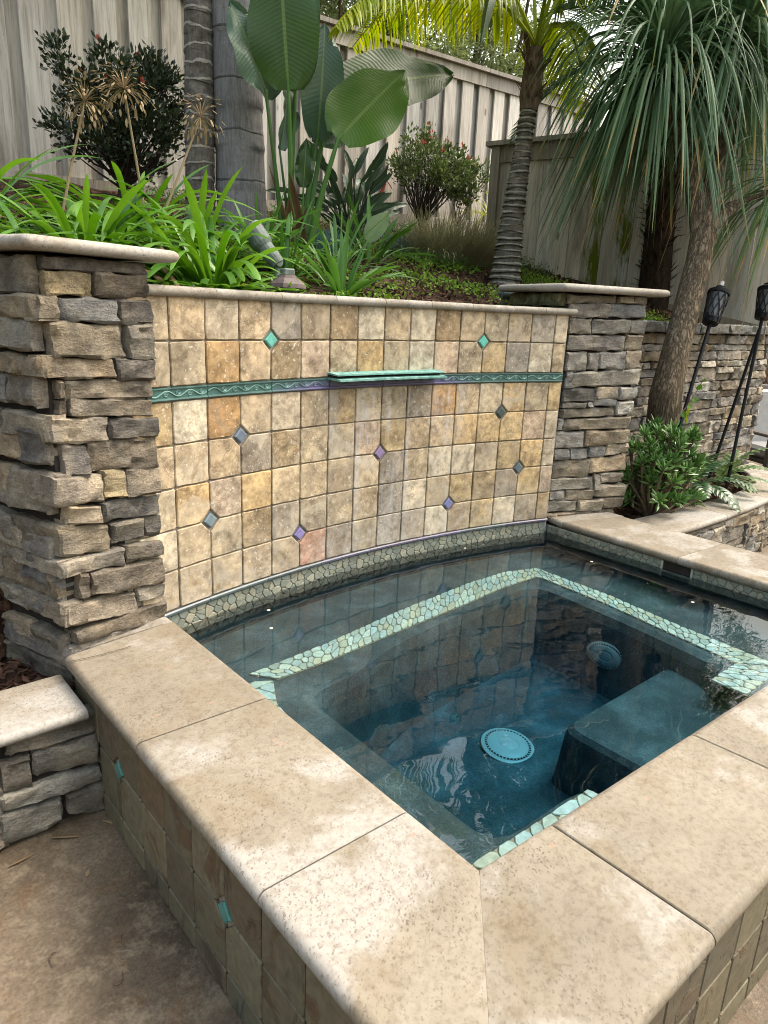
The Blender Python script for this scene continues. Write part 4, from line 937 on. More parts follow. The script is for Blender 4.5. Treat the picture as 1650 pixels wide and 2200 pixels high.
def leaf_cloud(pts, dirs, L, W_, seed=0, curl=.25):
    # numpy: many small folded leaves -> verts, faces
    r_ = np.random.default_rng(seed); n_ = len(pts); d = dirs/np.linalg.norm(dirs, axis=1, keepdims=True)
    rv = r_.normal(size=(n_, 3)); s = np.cross(d, rv); s /= np.linalg.norm(s, axis=1, keepdims=True); nm = np.cross(s, d)
    L = L*r_.uniform(.65, 1.25, (n_, 1)); W2 = W_*r_.uniform(.7, 1.2, (n_, 1))/2
    v = np.stack([pts, pts+d*L*.5-s*W2+nm*L*curl*.3, pts+d*L*.5+s*W2+nm*L*curl*.3, pts+d*L-nm*L*curl*.2], 1).reshape(-1, 3)
    b_ = np.arange(n_)*4; f = np.concatenate([np.stack([b_, b_+1, b_+3], 1), np.stack([b_, b_+3, b_+2], 1)])
    return v, f
def cloud_part(name, v, f, mat, parent, **t):
    g = MB(); g.v = [tuple(p) for p in v]; g.f = [tuple(int(i) for i in q) for q in f]; return part(name, g, mat, parent, **t)
def crown_pts(c, r, n_, seed, lumps=14, hollow=.35):
    q = np.random.default_rng(seed); c = np.array(c); r = np.array(r); out = []; dr = []
    lc = q.normal(size=(lumps, 3)); lc /= np.linalg.norm(lc, axis=1, keepdims=True); lc *= q.uniform(.35, .85, (lumps, 1)); lr = q.uniform(.22, .42, lumps)
    k = q.integers(0, lumps, n_); dv = q.normal(size=(n_, 3)); dv /= np.linalg.norm(dv, axis=1, keepdims=True)
    rad = lr[k][:, None]*(18/max(18, lumps))**.5*q.uniform(hollow, 1.0, (n_, 1))**.6
    p = (lc[k]+dv*rad)*r+c; dirs = dv*.8+lc[k]*.6+np.array([0, 0, .25])+q.normal(size=(n_, 3))*.5
    return p, dirs
def frond(g, p0, az, el, L, grav, nl, ll, lw, droop=1.2, vee=.5, n_=18, minz=-.95, rw=.012, lg=3.0):
    p = Vector(p0); d = Vector((math.cos(el)*math.cos(az), math.cos(el)*math.sin(az), math.sin(el))); st = L/n_; pts = [p.copy()]; ds = [d.copy()]
    for i in range(n_):
        p = p+d*st; d = Vector((d.x, d.y, max(minz, d.z-grav*st))).normalized(); pts.append(p.copy()); ds.append(d.copy())
    g.tube(pts, [rw*(1-.85*i/n_) for i in range(n_+1)], 4)
    for k in range(nl):
        u = .16+.84*k/nl; i = min(n_-1, int(u*n_)); fr_ = u*n_-i; q = pts[i].lerp(pts[i+1], fr_); dd = ds[i]
        side = dd.cross(Vector((0, 0, 1)));
        if side.length < .05: side = Vector((-math.sin(az), math.cos(az), 0))
        side.normalize(); up = side.cross(dd)
        for sg in (-1, 1):
            l = ll*math.sin(math.pi*min(1, .12+u*.86))**.7*U(.85, 1.1)
            v = (side*sg*1.0+dd*U(.45, .75)+up*vee*U(.6, 1.3)).normalized()
            a2 = math.atan2(v.y, v.x); e2 = math.asin(max(-1, min(1, v.z)))
            strap(g, q, a2, e2, l, lw, lg*droop*U(.7, 1.3), 4, .2, .4)
def ringed_trunk(g, pts, rads, ring, bulge=.06, n_=18, seed=1):
    r_ = random.Random(seed); pts = [Vector(p) for p in pts]; L = [0]
    for a, b_ in zip(pts[:-1], pts[1:]): L.append(L[-1]+(b_-a).length)
    z = 0; P2 = []; R2 = []
    while z < L[-1]:
        h = ring*r_.uniform(.75, 1.3)
        for u, f in ((0, 1.0), (.08, 1+bulge), (.2, 1.0+bulge*.4), (.85, 1-bulge*.25), (.97, 1-bulge*.3)):
            t = min(z+h*u, L[-1]); P2.append([np.interp(t, L, [p[k] for p in pts]) for k in range(3)]); R2.append(float(np.interp(t, L, rads))*f)
        z += h
    rows = []
    for i, (p, r) in enumerate(zip(P2, R2)):
        rows.append([(p[0]+r*math.cos(a)*(1+.02*math.sin(3*a+i)), p[1]+r*math.sin(a)*(1+.02*math.cos(2*a-i)), p[2]+.006*math.sin(a*2+i*.7)) for a in np.linspace(0, 2*math.pi, n_, endpoint=False)])
    g.grid(rows, True)
def paddle(g, base, tip, width, face, bend=.1, fold=.25, n_=14, droop=0, wav=.02, shape=.75):
    B, T = Vector(base), Vector(tip); ax = T-B; L = ax.length; d = ax/L; F = Vector(face); nrm = (F-d*F.dot(d)).normalized(); side = d.cross(nrm); rows = []; uvs = []
    ph = U(0, 6)
    for i in range(n_+1):
        u = i/n_; p = B+ax*u-nrm*(bend*L*4*u*(1-u))*-1+Vector((0, 0, -droop*L*u*u))
        w_ = width/2*max(.02, math.sin(math.pi*min(1, (u*.97+.03)**shape))**.68)
        row = []
        for k, a in enumerate((-1, -.62, -.28, 0, .28, .62, 1)):
            row.append(p+side*w_*a*math.cos(fold*abs(a))+nrm*(w_*abs(a)*fold-w_*.28*a*a*fold)+nrm*wav*abs(a)*math.sin(ph+u*13+k*2.1)*(1 if abs(a) > .5 else 0)); uvs.append((u, .5+a/2))
        rows.append(row)
    g.grid(rows, False, uvs)
# ---------------------------------------------------------------- agapanthus and dead heads
AG = 'agapanthus clumps behind the tile wall'
ag = [((-1.02, .82, 1.22), 150, 'wide bright green strap-leaved agapanthus behind the left column cap', (.45, .72)),
      ((-.60, .46, 1.13), 200, 'bright green agapanthus spilling over the wall cap beside the left column', (.45, .75)),
      ((-.42, .98, 1.26), 180, 'bright green agapanthus in front of the thick grey palm trunk', (.45, .75)),
      ((-.62, 1.25, 1.36), 110, 'agapanthus clump standing behind the others below the dark bush', (.5, .8)),
      ((-1.42, 1.15, 1.33), 100, 'agapanthus clump cut off by the left edge of the picture', (.5, .85))]
for p, n_, lab, Lr in ag: strap_plant('agapanthus', lab, 'plant', p, n_, Lr, .029, 2.9, 'agapanthus_leaf', (.2, 1.22), group=AG, base_r=.15)
def dead_head(base, top, label, r=.085, n_=70):
    t = thing('dead_flower_head', label, 'flower', base, 'dried agapanthus flower heads'); g = MB(); B, T = Vector(base), Vector(top); md = (B+T)/2+Vector((U(-.02, .02), 0, 0))
    g.tube([B, md, T], [.007, .006, .0045], 6); part('stalk', g, 'dry_flower', t)
    g = MB()
    for i in range(n_):
        a = U(0, 6.283); e = math.asin(U(-.75, 1)); l = r*U(.75, 1.15); p = T; q = strap(g, p, a, e, l, .0042, 7, 5, .1, .9)
        strap(g, q, a, e-.9, .034*U(.7, 1.3), .013, 8, 3, .3, .5)
    part('seed_pods', g, 'dry_flower', t)
dead_head((-1.03, 1.1, 1.42), (-.879, 1.1, 1.961), 'dried round agapanthus head, lower left of the pair before the dark bush')
dead_head((-.60, 1.1, 1.32), (-.695, 1.1, 2.045), 'tallest dried agapanthus head in front of the dark bush', .098, 80)
dead_head((-.70, 1.0, 1.26), (-.365, 1.0, 1.979), 'dried agapanthus head leaning in front of the nearer palm trunk', .085, 55)
# ---------------------------------------------------------------- shrubs
def shrub(name, label, base, c, r, nleaf, leaf, mat, trunk_r, nb, extra=None, seed=3, branch='dark_branch', cl=.11):
    t = thing(name, label, 'shrub', base); q = random.Random(seed); z = np.random.default_rng(seed); g = MB(); B = Vector(base); C_ = Vector(c)
    f0 = B+(C_-B)*.35+Vector((q.uniform(-.04, .04), 0, 0)); g.tube([B-Vector((0, 0, .05)), (B+f0)/2+Vector((q.uniform(-.03, .03), 0, 0)), f0], [trunk_r, trunk_r*.85, trunk_r*.7], 8)
    P_ = []; D_ = []; tips = []
    for i in range(nb):        # leaf clusters sit on the ends of the branches
        v = Vector((q.gauss(0, 1), q.gauss(0, 1), q.gauss(0, 1))).normalized()*q.uniform(.35, 1.0)**.6; e = C_+Vector((v.x*r[0], v.y*r[1], v.z*r[2]*(1 if v.z > 0 else .8))); m_ = f0.lerp(e, .5)+Vector((q.uniform(-.06, .06), q.uniform(-.06, .06), -.06))
        g.tube([f0-Vector((0, 0, q.uniform(0, .12))), m_, e], [trunk_r*.5, trunk_r*.3, .003], 5); tips.append((e, (e-m_).normalized()))
        k = max(8, int(nleaf/nb*q.uniform(.5, 1.5))); u = z.uniform(-.35, 1, (k, 1)); off = z.normal(0, 1, (k, 3)); off *= (cl*z.uniform(.2, 1, (k, 1))/np.linalg.norm(off, axis=1, keepdims=True))
        dv = np.array((e-m_).normalized()); P_.append(np.array(e)+off*np.array([1, 1, .75])+dv*u*cl*.6); D_.append(dv*.6+off/cl+np.array([0, 0, .25])+z.normal(0, .4, (k, 3)))
    part('trunk', g, branch, t); v, f = leaf_cloud(np.concatenate(P_), np.concatenate(D_), leaf[0], leaf[1], seed); cloud_part('crown', v, f, mat, t, kind='stuff')
    if extra:
        P_ = []; D_ = []
        for e, d in q.sample([x for x in tips if x[0].z > C_.z], min(extra, len([x for x in tips if x[0].z > C_.z]))):
            for i in range(7): P_.append(list(e+d*cl*.8+Vector((q.gauss(0, .012), q.gauss(0, .012), q.gauss(.02, .015))))); D_.append([d.x+q.gauss(0, .4), d.y+q.gauss(0, .4), d.z+.6])
        v, f = leaf_cloud(np.array(P_), np.array(D_), leaf[0]*.75, leaf[1]*.7, seed); cloud_part('new_growth', v, f, 'red_leaf', t, kind='stuff')
    return t
shrub('garden_shrub', 'large dark evergreen shrub with few pink buds against the left fence', (-.10, 2.85, 1.75), (.00, 2.85, 2.33), (.56, .36, .47), 6800, (.044, .025), 'bush_leaf', .022, 70, 6, 5)
shrub('garden_shrub', 'small round green shrub with pink tips on a short trunk by the fence', (3.05, 3.1, 1.83), (3.17, 3.1, 2.48), (.40, .32, .30), 3600, (.046, .025), 'topiary_leaf', .02, 56, 20, 8)
shrub('garden_shrub', 'thin sparse leggy shrub right of the round green one', (3.6, 3.15, 1.85), (3.70, 3.1, 2.40), (.24, .22, .32), 1300, (.05, .026), 'topiary_leaf', .008, 26, 6, 9, 'twig', .08)
# ---------------------------------------------------------------- palms by the fence
def king_palm(label, base, top, r0, r1, ring, bark, nf, crown_z, seed, L=2.2, mat='frond_yellow'):
    t = thing('palm_tree', label, 'palm tree', base, 'palm trees'); g = MB(); B, T = Vector(base), Vector(top)
    ringed_trunk(g, [B-Vector((0, 0, .15)), B+Vector((0, 0, .25)), T], [r0*1.12, r0, r1], ring, .035, 22, seed); part('trunk', g, bark, t, None, True)
    g = MB(); g.tube([T, T+Vector((0, 0, .35)), T+Vector((0, 0, .8))], [r1*1.15, r1*1.05, r1*.5], 14); part('crownshaft', g, 'clivia_leaf', t, None, True)
    q = random.Random(seed)
    for i in range(nf):
        g = MB(); a = 6.283*i/nf+q.uniform(-.2, .2); frond(g, T+Vector((0, 0, .7)), a, q.uniform(.5, 1.25), L*q.uniform(.85, 1.1), q.uniform(.7, 1.1), 44, .5, .03, 1.0, .25)
        part('frond', g, mat, t)
    return t
king_palm('grey palm trunk with pale leaf scars beside the dark shrub', (.27, 2.3, 1.6), (.32, 2.3, 4.0), .098, .085, .11, 'ring_scar', 10, 4, 21, 2.0)
king_palm('thickest dark grey palm trunk with widely spaced rings', (.53, 2.2, 1.6), (.47, 2.25, 4.9), .168, .135, .32, 'ring_smooth', 12, 5, 22, 2.7, 'frond_dark')
SP = thing('palm_tree', 'slender curved palm with close pale rings beside the right column cap', 'palm tree', (2.16, 1.15, 1.34), 'palm trees')
g = MB(); tp = [(2.15, 1.15, 1.28), (2.165, 1.15, 1.45), (2.18, 1.15, 1.75), (2.21, 1.15, 2.05), (2.235, 1.15, 2.3), (2.26, 1.15, 2.55)]
ringed_trunk(g, tp, [.125, .106, .084, .070, .060, .055], .042, .13, 20, 5); part('trunk', g, 'ring_close', SP, None, True)
g = MB(); pts = [(2.26, 1.15, 2.53), (2.265, 1.15, 2.62), (2.275, 1.15, 2.78), (2.28, 1.15, 2.93)]
g.tube(pts, [.062, .078, .072, .05], 14)
for i in range(60):
    z = U(2.55, 2.95); a = U(0, 6.283); strap(g, (2.27+.062*math.cos(a), 1.15+.062*math.sin(a), z), a, U(.6, 1.3), U(.05, .14), .022, 2, 4, .2, .6)
part('leaf_bases', g, 'husk', SP)
for az, el, L, gr, mat in ((R_(174.5), .62, 1.85, .95, 'frond_yellow'), (R_(160), 1.0, 2.1, .9, 'frond_yellow'), (R_(228), .85, 1.9, 1.0, 'frond_yellow'), (R_(60), 1.25, 2.3, .6, 'frond_yellow'), (R_(330), 1.2, 2.2, .65, 'frond_yellow'), (R_(100), .9, 2.0, .9, 'frond_yellow'), (R_(262), 1.25, 2.0, .8, 'frond_yellow'), (R_(20), .8, 1.7, 1.2, 'frond_yellow')):
    g = MB(); frond(g, (2.28, 1.15, 2.93), az, el, L, gr, 62, .50, .024, 1.7, -.05, rw=.018, lg=4.5); part('frond', g, mat, SP)
g = MB(); strap(g, (1.64, 1.0, 3.14), R_(212), -.95, .56, .07, .6, 8, .9, .3); part('folded_leaf', g, 'frond_dark', SP)
# ---------------------------------------------------------------- bird of paradise
BP = thing('bird_of_paradise', 'giant bird of paradise with huge paddle leaves behind the tile wall', 'plant', (.66, 1.7, 1.47))
cf = (-.60, -.72, .2)
def bop_leaf(base, tip, w_, face, foot, mat='paddle_leaf', bend=.06, fold=.3, droop=0, sw=.016):
    g = MB(); paddle(g, base, tip, w_, face, bend, fold, 16, droop); lf_ = part('leaf', g, mat, BP, smooth=True)
    g = MB(); b_ = Vector(base); f_ = Vector(foot); mid = f_.lerp(b_, .5)+Vector((0, 0, .04)); tp_ = Vector(tip)
    g.tube([f_, f_.lerp(mid, .5)+Vector((0, 0, .01)), mid, mid.lerp(b_, .6), b_, b_.lerp(tp_, .08)], [sw*1.7, sw*1.4, sw, sw*.85, sw*.7, sw*.3], 8); part('leaf_stalk', g, 'clivia_leaf', lf_, smooth=True)
bop_leaf((.525, 1.6, 2.385), (.47, 1.62, 3.18), .44, (-.7, -.7, .1), (.60, 1.66, 1.5), bend=.02, fold=.22)
bop_leaf((.452, 1.75, 2.395), (.24, 1.8, 2.83), .30, (-.2, -.9, .3), (.57, 1.72, 1.5), 'pale_paddle_leaf', .04, .3, sw=.012)
bop_leaf((.72, 1.82, 2.46), (.76, 1.85, 3.30), .36, (-.75, -.6, .1), (.63, 1.75, 1.5), bend=.02)
bop_leaf((.885, 1.8, 2.20), (.945, 1.82, 2.90), .33, (-.25, -.95, .15), (.72, 1.75, 1.5), 'pale_paddle_leaf', .02, .3)
bop_leaf((.835, 1.5, 2.155), (1.38, 1.5, 2.70), .47, (-.45, -.75, .35), (.72, 1.65, 1.48), 'bright_paddle_leaf', bend=.0, fold=.12, droop=.06, sw=.018)
bop_leaf((1.06, 1.9, 2.50), (2.17, 1.85, 2.93), .47, (-.3, -.85, .4), (.76, 1.76, 1.5), bend=.02, fold=.2, droop=.05)
bop_leaf((.641, 1.6, 1.852), (.648, 1.58, 2.137), .13, (-.6, -.8, .1), (.66, 1.65, 1.5), bend=.02, sw=.008)
bop_leaf((.93, 1.9, 2.19), (1.46, 1.95, 2.42), .26, (-.1, -.8, .6), (.76, 1.78, 1.5), 'pale_paddle_leaf', .05, .4)
bop_leaf((.62, 1.85, 2.1), (.72, 1.95, 2.62), .20, (.4, -.8, .3), (.66, 1.78, 1.5), 'pale_paddle_leaf', .06, .6, sw=.009)
bop_leaf((.50, 1.8, 2.36), (.53, 1.9, 2.78), .24, (-.2, -.9, 0), (.58, 1.75, 1.5), 'pale_paddle_leaf', .06, .5, sw=.009)
g = MB()
for i in range(9): a = U(0, 6.28); strap(g, (.68+U(-.1, .06), 1.68+U(-.04, .04), 1.47), a, U(1.0, 1.45), U(.3, .6), .05, 1.2, 8, .8, .7)
part('dry_sheaths', g, 'dry_leaf', BP)
SR_ = thing('strelitzia_clump', 'dark green strelitzia clump with narrow leaves right of the giant one', 'plant', (1.6, 2.35, 1.62))
for i in range(44):
    a = U(0, 6.283); l = U(.32, .66); sp_ = U(.1, 1.05); foot = Vector((1.6+U(-.13, .13), 2.35+U(-.08, .08), 1.60)); b_ = foot+Vector((math.cos(a)*math.sin(sp_)*l, math.sin(a)*math.sin(sp_)*l*.7, l*math.cos(sp_)*.95)); t_ = b_+Vector((math.cos(a)*math.sin(sp_+.3)*.28, math.sin(a)*math.sin(sp_+.3)*.22, .27*math.cos(sp_+.45)))
    g = MB(); paddle(g, b_, t_, U(.055, .095), (-.5+U(-.5, .5), -.8, .4), .06, .5, 9, .05, .004); lf_ = part('leaf', g, 'strelitzia_leaf', SR_, smooth=True)
    g = MB(); g.tube([foot, foot.lerp(b_, .6)+Vector((0, 0, .03)), b_], [.009, .007, .005], 5); part('leaf_stalk', g, 'strelitzia_leaf', lf_)
g = MB()
for a in range(7): strap(g, (1.93, 2.3, 2.14), U(0, 6.28), U(-1.3, .3), U(.06, .13), .012, 5, 4, .3, .6)
g.tube([(1.7, 2.33, 1.65), (1.82, 2.32, 1.95), (1.93, 2.3, 2.14)], [.006, .005, .004], 5); part('dry_flower', g, 'red_leaf', SR_)
bl = thing('young_paddle_plant', 'single pale young paddle leaf below the bird of paradise', 'plant', (1.02, 1.35, 1.4)); g = MB()
paddle(g, (.98, 1.35, 1.55), (1.14, 1.33, 1.75), .14, (-.5, -.7, .5), .04, .3, 10, .02, .004); part('leaf', g, 'pale_lobed_leaf', bl, smooth=True); g = MB(); g.tube([(.92, 1.36, 1.38), (.98, 1.35, 1.55)], .006, 6); part('leaf_stalk', g, 'pale_lobed_leaf', bl)
# ---------------------------------------------------------------- low planting
CLV = 'strap-leaved clumps near the wall cap'
for p, n_, lab, Lr, w_ in [((.02, .86, 1.25), 22, 'narrow green strap plant just behind the tilted garden spotlight', (.28, .5), .022), ((.21, .60, 1.19), 30, 'green strap plant drooping over the wall cap right of the path light', (.26, .42), .026), ((1.13, 1.5, 1.42), 20, 'upright broad green strap plant left of the blue succulent', (.35, .52), .042), ((.55, 1.1, 1.33), 26, 'loose green strap plant in front of the bird of paradise stalks', (.3, .52), .02), ((.05, 1.15, 1.35), 24, 'green strap plant beside the agapanthus below the thick palm trunk', (.3, .5), .024)]:
    strap_plant('strap_plant', lab, 'plant', p, n_, Lr, w_, 2.4, 'clivia_leaf', (.5, 1.45), group=CLV, base_r=.05)
strap_plant('lime_grass', 'small lime green grass tuft beside the path light', 'grass', (-.30, .36, 1.12), 12, (.09, .16), .011, 4, 'agapanthus_leaf', (.4, 1.3), base_r=.03)
def senecio(label, c, r, h, n_):
    t = thing('blue_succulent', label, 'succulent', c, 'blue finger succulents'); g = MB()
    for i in range(n_):
        a = U(0, 6.28); rr = r*math.sqrt(U(0, 1)); p = Vector((c[0]+rr*math.cos(a), c[1]+rr*math.sin(a), c[2]-.02)); l = h*U(.6, 1.1); o = Vector((math.cos(a)*rr*.7+U(-.02, .02), math.sin(a)*rr*.7, l))
        g.tube([p, p+o*.6+Vector((0, 0, .01)), p+o], [.0045, .006, .0015], 4)
    part('fingers', g, 'senecio_leaf', t, kind='stuff')
senecio('blue-grey finger succulent clump in front of the bird of paradise', (.86, 1.75, 1.48), .11, .17, 130)
senecio('blue-grey finger succulent clump between strap plant and wispy bush', (2.0, 2.1, 1.56), .14, .19, 150)
senecio('blue-grey finger succulent clump at the foot of the shorter fence', (3.35, 2.55, 1.67), .16, .24, 140)
WB = thing('wispy_bush', 'fine wiry olive bush on the slope left of the slender palm', 'shrub', (2.3, 1.85, 1.5)); g = MB()
for i in range(2600):
    a = U(0, 6.28); rr = .34*math.sqrt(U(0, 1)); strap(g, (2.3+rr*math.cos(a)*1.1, 1.85+rr*math.sin(a)*.7, 1.48), a+U(-1, 1), U(.6, 1.5), U(.25, .5), .0042, U(0, 4), 4, .1, .9)
part('stems', g, 'wispy_stem', WB, kind='stuff')
def ground_cover(name, label, n_, fx, fy, mat, L, W_, seed, lift=.03, clump=None):
    q = np.random.default_rng(seed); x = q.uniform(*fx, n_); y = q.uniform(*fy, n_)
    if clump:
        keep = (np.sin(x*5.1+1.3*np.sin(y*7))+np.sin(y*6.3+x*2)+q.normal(0, .5, n_)) > clump; x, y = x[keep], y[keep]
    z = np.array([soil_z(b_) for b_ in y])+q.uniform(0, lift, len(x)); d = q.normal(size=(len(x), 3)); d[:, 2] = np.abs(d[:, 2])*.5+.15
    v, f = leaf_cloud(np.stack([x, y, z], 1), d, L, W_, seed); o = cloud_part(name, v, f, mat, None); tag(o, label, 'ground cover', None, 'stuff')
ground_cover('clover_cover', 'light green clover patches on the mulch behind the wall cap', 16000, (-.5, 3.2), (.14, 1.9), 'clover_leaf', .024, .018, 31, .05, .25)
ground_cover('clover_cover', 'low green weeds further up the slope towards the fence', 9000, (.3, 3.6), (1.5, 3.5), 'clivia_leaf', .045, .009, 32, .10, -.2)
ground_cover('bark_chips', 'brown bark chips covering the sloping bed', 6000, (-1.3, 3.6), (.1, 2.6), 'chip', .045, .018, 33, .02)
def chips(n_, fx, fy, z, seed, label):
    q = np.random.default_rng(seed); p = np.stack([q.uniform(*fx, n_), q.uniform(*fy, n_), z+q.uniform(0, .025, n_)], 1); d = q.normal(size=(n_, 3)); d[:, 2] *= .25; v, f = leaf_cloud(p, d, .05, .02, seed)
    tag(cloud_part('bark_chips', v, f, 'chip', None), label, 'mulch', None, 'stuff')
chips(900, (-2.6, -1.5), (-.30, .25), -.125, 41, 'dark red bark chips beside the left column foot'); chips(1500, (1.65, 4.0), (-.40, .05), -.10, 42, 'dark bark chips in the planter around the swollen trunk')
# ---------------------------------------------------------------- ponytail palm in the right planter
PT = thing('ponytail_palm', 'leaning ponytail palm with swollen base and long drooping ribbon leaves', 'palm tree', (2.42, -.17, -.1))
def wob(pts, rads, n_=20, amp=.06, seed=2):
    rows = []; q = random.Random(seed); L = len(pts); m_ = 4*(L-1)+1; P3 = []
    for i in range(m_):
        t = i/4; P3.append(([np.interp(t, range(L), [p[k] for p in pts]) for k in range(3)], float(np.interp(t, range(L), rads))))
    for i, (p, r) in enumerate(P3):
        rows.append([(p[0]+r*math.cos(a)*(1+amp*math.sin(3*a+i*.35)), p[1]+r*math.sin(a)*(1+amp*math.cos(4*a-i*.4)), p[2]) for a in np.linspace(0, 6.2832, n_, endpoint=False)])
    g = MB(); g.grid(rows, True); return g
part('swollen_base', wob([(2.42, -.17, -.16), (2.42, -.17, -.06), (2.415, -.17, .06), (2.41, -.17, .16), (2.39, -.17, .26)], [.27, .26, .235, .19, .15], 26, .05, 3), 'crack', PT, smooth=True)
part('trunk', wob([(2.40, -.17, .2), (2.36, -.17, .42), (2.31, -.171, .66), (2.40, -.15, .95), (2.51, -.125, 1.25), (2.61, -.105, 1.53), (2.69, -.06, 1.82)], [.135, .112, .100, .092, .085, .078, .07], 18, .04, 5), 'furrow', PT, smooth=True)
HEADS = [((2.667, .40, 2.70), 135, 1.0), ((3.13, .09, 2.90), 120, 1.0), ((3.32, -.28, 2.05), 40, .75)]
for i, (h, n_, s) in enumerate(HEADS):
    H = Vector(h); B = Vector((2.69, -.06, 1.80)); part('branch', wob([B-Vector((.02, .01, .1)), B.lerp(H, .35)+Vector((.02, 0, .02)), B.lerp(H, .7), H], [.08, .055, .045, .04], 12, .05, i), 'furrow', PT, smooth=True)
    for k in range(n_):
        q = k/n_; el = 1.5-1.75*q+U(-.12, .12); a = U(0, 6.283); g = MB(); zz = .12-.22*q
        strap(g, H+Vector((math.cos(a)*.03, math.sin(a)*.03, zz)), a, el, s*U(.85, 1.4), .024*U(.8, 1.2), U(2.2, 3.8)+q*1.5, 15, .35, .45, U(-.9, .9))
        part('leaf', g, 'ponytail_leaf', PT, smooth=True)
    g = MB()
    for k in range(int(n_*2.4)):
        q = U(0, 1); a = U(0, 6.283); strap(g, H+Vector((math.cos(a)*.03, math.sin(a)*.03, .12-.22*q)), a, 1.5-1.75*q, s*U(.7, 1.35), .016*U(.8, 1.2), U(2.2, 3.8)+q*1.5, 12, .35, .45, U(-.9, .9))
    part('leaf_mass', g, 'ponytail_leaf', PT, kind='stuff')
    g = MB()
    for k in range(26): a = U(0, 6.28); strap(g, H+Vector((0, 0, -.1)), a, U(-.9, .3), U(.12, .3), .018, 5, 5, .3, .6)
    part('dry_collar', g, 'dry_leaf', PT)
g = MB()
for k in range(45):
    H = Vector(rng.choice(HEADS)[0]); a = U(0, 6.283); r_ = U(.2, .5); strap(g, H+Vector((math.cos(a)*r_, math.sin(a)*r_, U(-.7, -.35))), a, -1.2, U(.5, .9), .004, U(.5, 3), 9, .1, .8, 2)
part('dry_tips', g, 'dry_flower', PT, kind='stuff')
# ---------------------------------------------------------------- date palms behind
def date_palm(label, base, top, r, nf, L, seed):
    t = thing('date_palm', label, 'palm tree', base, 'date palms'); B, T = Vector(base), Vector(top); q = random.Random(seed); g = MB()
    g.tube([B-Vector((0, 0, .1)), B.lerp(T, .3), B.lerp(T, .7), T], [r*1.15, r, r*.95, r*1.1], 14)
    for i in range(240):
        u = q.random(); a = q.uniform(0, 6.28); p = B.lerp(T, u); strap(g, (p.x+r*.9*math.cos(a), p.y+r*.9*math.sin(a), p.z), a, q.uniform(.2, 1.2), q.uniform(.05, .13), .03, 4, 3, .3, .5)
    part('trunk', g, 'fibre', t)
    for i in range(nf):
        g = MB(); a = 6.283*i/nf*1.618*3+q.uniform(-.2, .2); frond(g, T, a, q.uniform(.35, 1.3), L*q.uniform(.8, 1.1), q.uniform(1.0, 1.5), 70, .34, .017, .45, .3, rw=.010); part('frond', g, 'frond_date', t)
date_palm('feathery date palm with dark shaggy trunk behind the right column', (3.98, .95, 1.25), (3.72, .9, 3.02), .125, 34, 1.45, 3)
date_palm('second shaggy dark date palm trunk at the right edge above the wall', (4.72, .75, 1.2), (4.75, .8, 3.2), .14, 24, 1.4, 4)
# ---------------------------------------------------------------- planter plants
def blade(g, p, d, L, W_, nrm, fat=.25):     # thick succulent leaf: 6-sided
    d = Vector(d).normalized(); s = d.cross(Vector(nrm)).normalized(); n_ = s.cross(d); p = Vector(p); c = p+d*L*.6
    v = [p, c-s*W_/2, c+n_*W_*fat, c+s*W_/2, c-n_*W_*fat, p+d*L]
    g.add(v, [(0, 1, 2), (0, 2, 3), (0, 3, 4), (0, 4, 1), (5, 2, 1), (5, 3, 2), (5, 4, 3), (5, 1, 4)])
JD = thing('jade_plant', 'glossy green jade plant with finger leaves in front of the swollen trunk', 'succulent', (2.02, -.33, -.08)); g = MB(); gl = MB(); B = Vector((2.02, -.33, -.1))
for i in range(105):
    e = Vector((1.99+U(-.20, .34), -.36+U(-.16, .14), U(.03, .50))); e.z = max(.03, e.z-max(0, (e.x-2.05))*.6); m_ = B.lerp(e, .5)+Vector((U(-.05, .05), U(-.04, .04), 0)); g.tube([B+Vector((U(-.03, .03), 0, 0)), m_, e], [.011, .008, .006], 6)
    ax = (e-m_).normalized()
    for k in range(15):
        a = k*2.4; r_ = (k+1)/15; s1 = ax.cross(Vector((0, .3, 1))).normalized(); s2 = ax.cross(s1); dd = (s1*math.cos(a)+s2*math.sin(a))*(.35+.9*r_)+ax*(1.1-r_*.8)+Vector((0, 0, .15)); blade(gl, e-ax*.035*r_, dd, U(.06, .09), .023, ax)
part('branches', g, 'twig', JD); part('foliage', gl, 'jade_leaf', JD, kind='stuff', smooth=True)
def pinnate(t, p0, az, el, L, grav, nl, ll, lw, mat, part_name='frond'):
    g = MB(); p = Vector(p0); d = Vector((math.cos(el)*math.cos(az), math.cos(el)*math.sin(az), math.sin(el))); st = L/14; pts = [p.copy()]; ds = [d.copy()]
    for i in range(14): p = p+d*st; d = Vector((d.x, d.y, d.z-grav*st)).normalized(); pts.append(p.copy()); ds.append(d.copy())
    g.tube(pts, [.004*(1-.7*i/14) for i in range(15)], 4)
    for k in range(nl):
        u = .25+.75*k/nl; i = min(13, int(u*14)); q = pts[i].lerp(pts[i+1], u*14-i); dd = ds[i]; side = dd.cross(Vector((0, 0, 1))).normalized()
        for sg in (-1, 1):
            v = (side*sg+dd*.7).normalized(); w = ll*math.sin(math.pi*(.2+.75*u)); paddle(g, q, q+v*w, lw, (side.cross(dd)), .05, .3, 5, .12, 0, .6)
    part(part_name, g, mat, t, smooth=True)
FN = thing('holly_fern', 'glossy dark fern with broad toothed fronds right of the jade plant', 'fern', (2.72, -.22, -.08))
for a, e, L in ((-1.9, .8, .55), (-1.5, .6, .5), (-2.4, .9, .5), (-1.0, .9, .55), (-2.9, 1.0, .45), (-.3, 1.1, .5), (-2.0, 1.3, .5)): pinnate(FN, (2.72, -.22, -.06), a, e, L, 3.6, 11, .10, .034, 'fern_leaf')
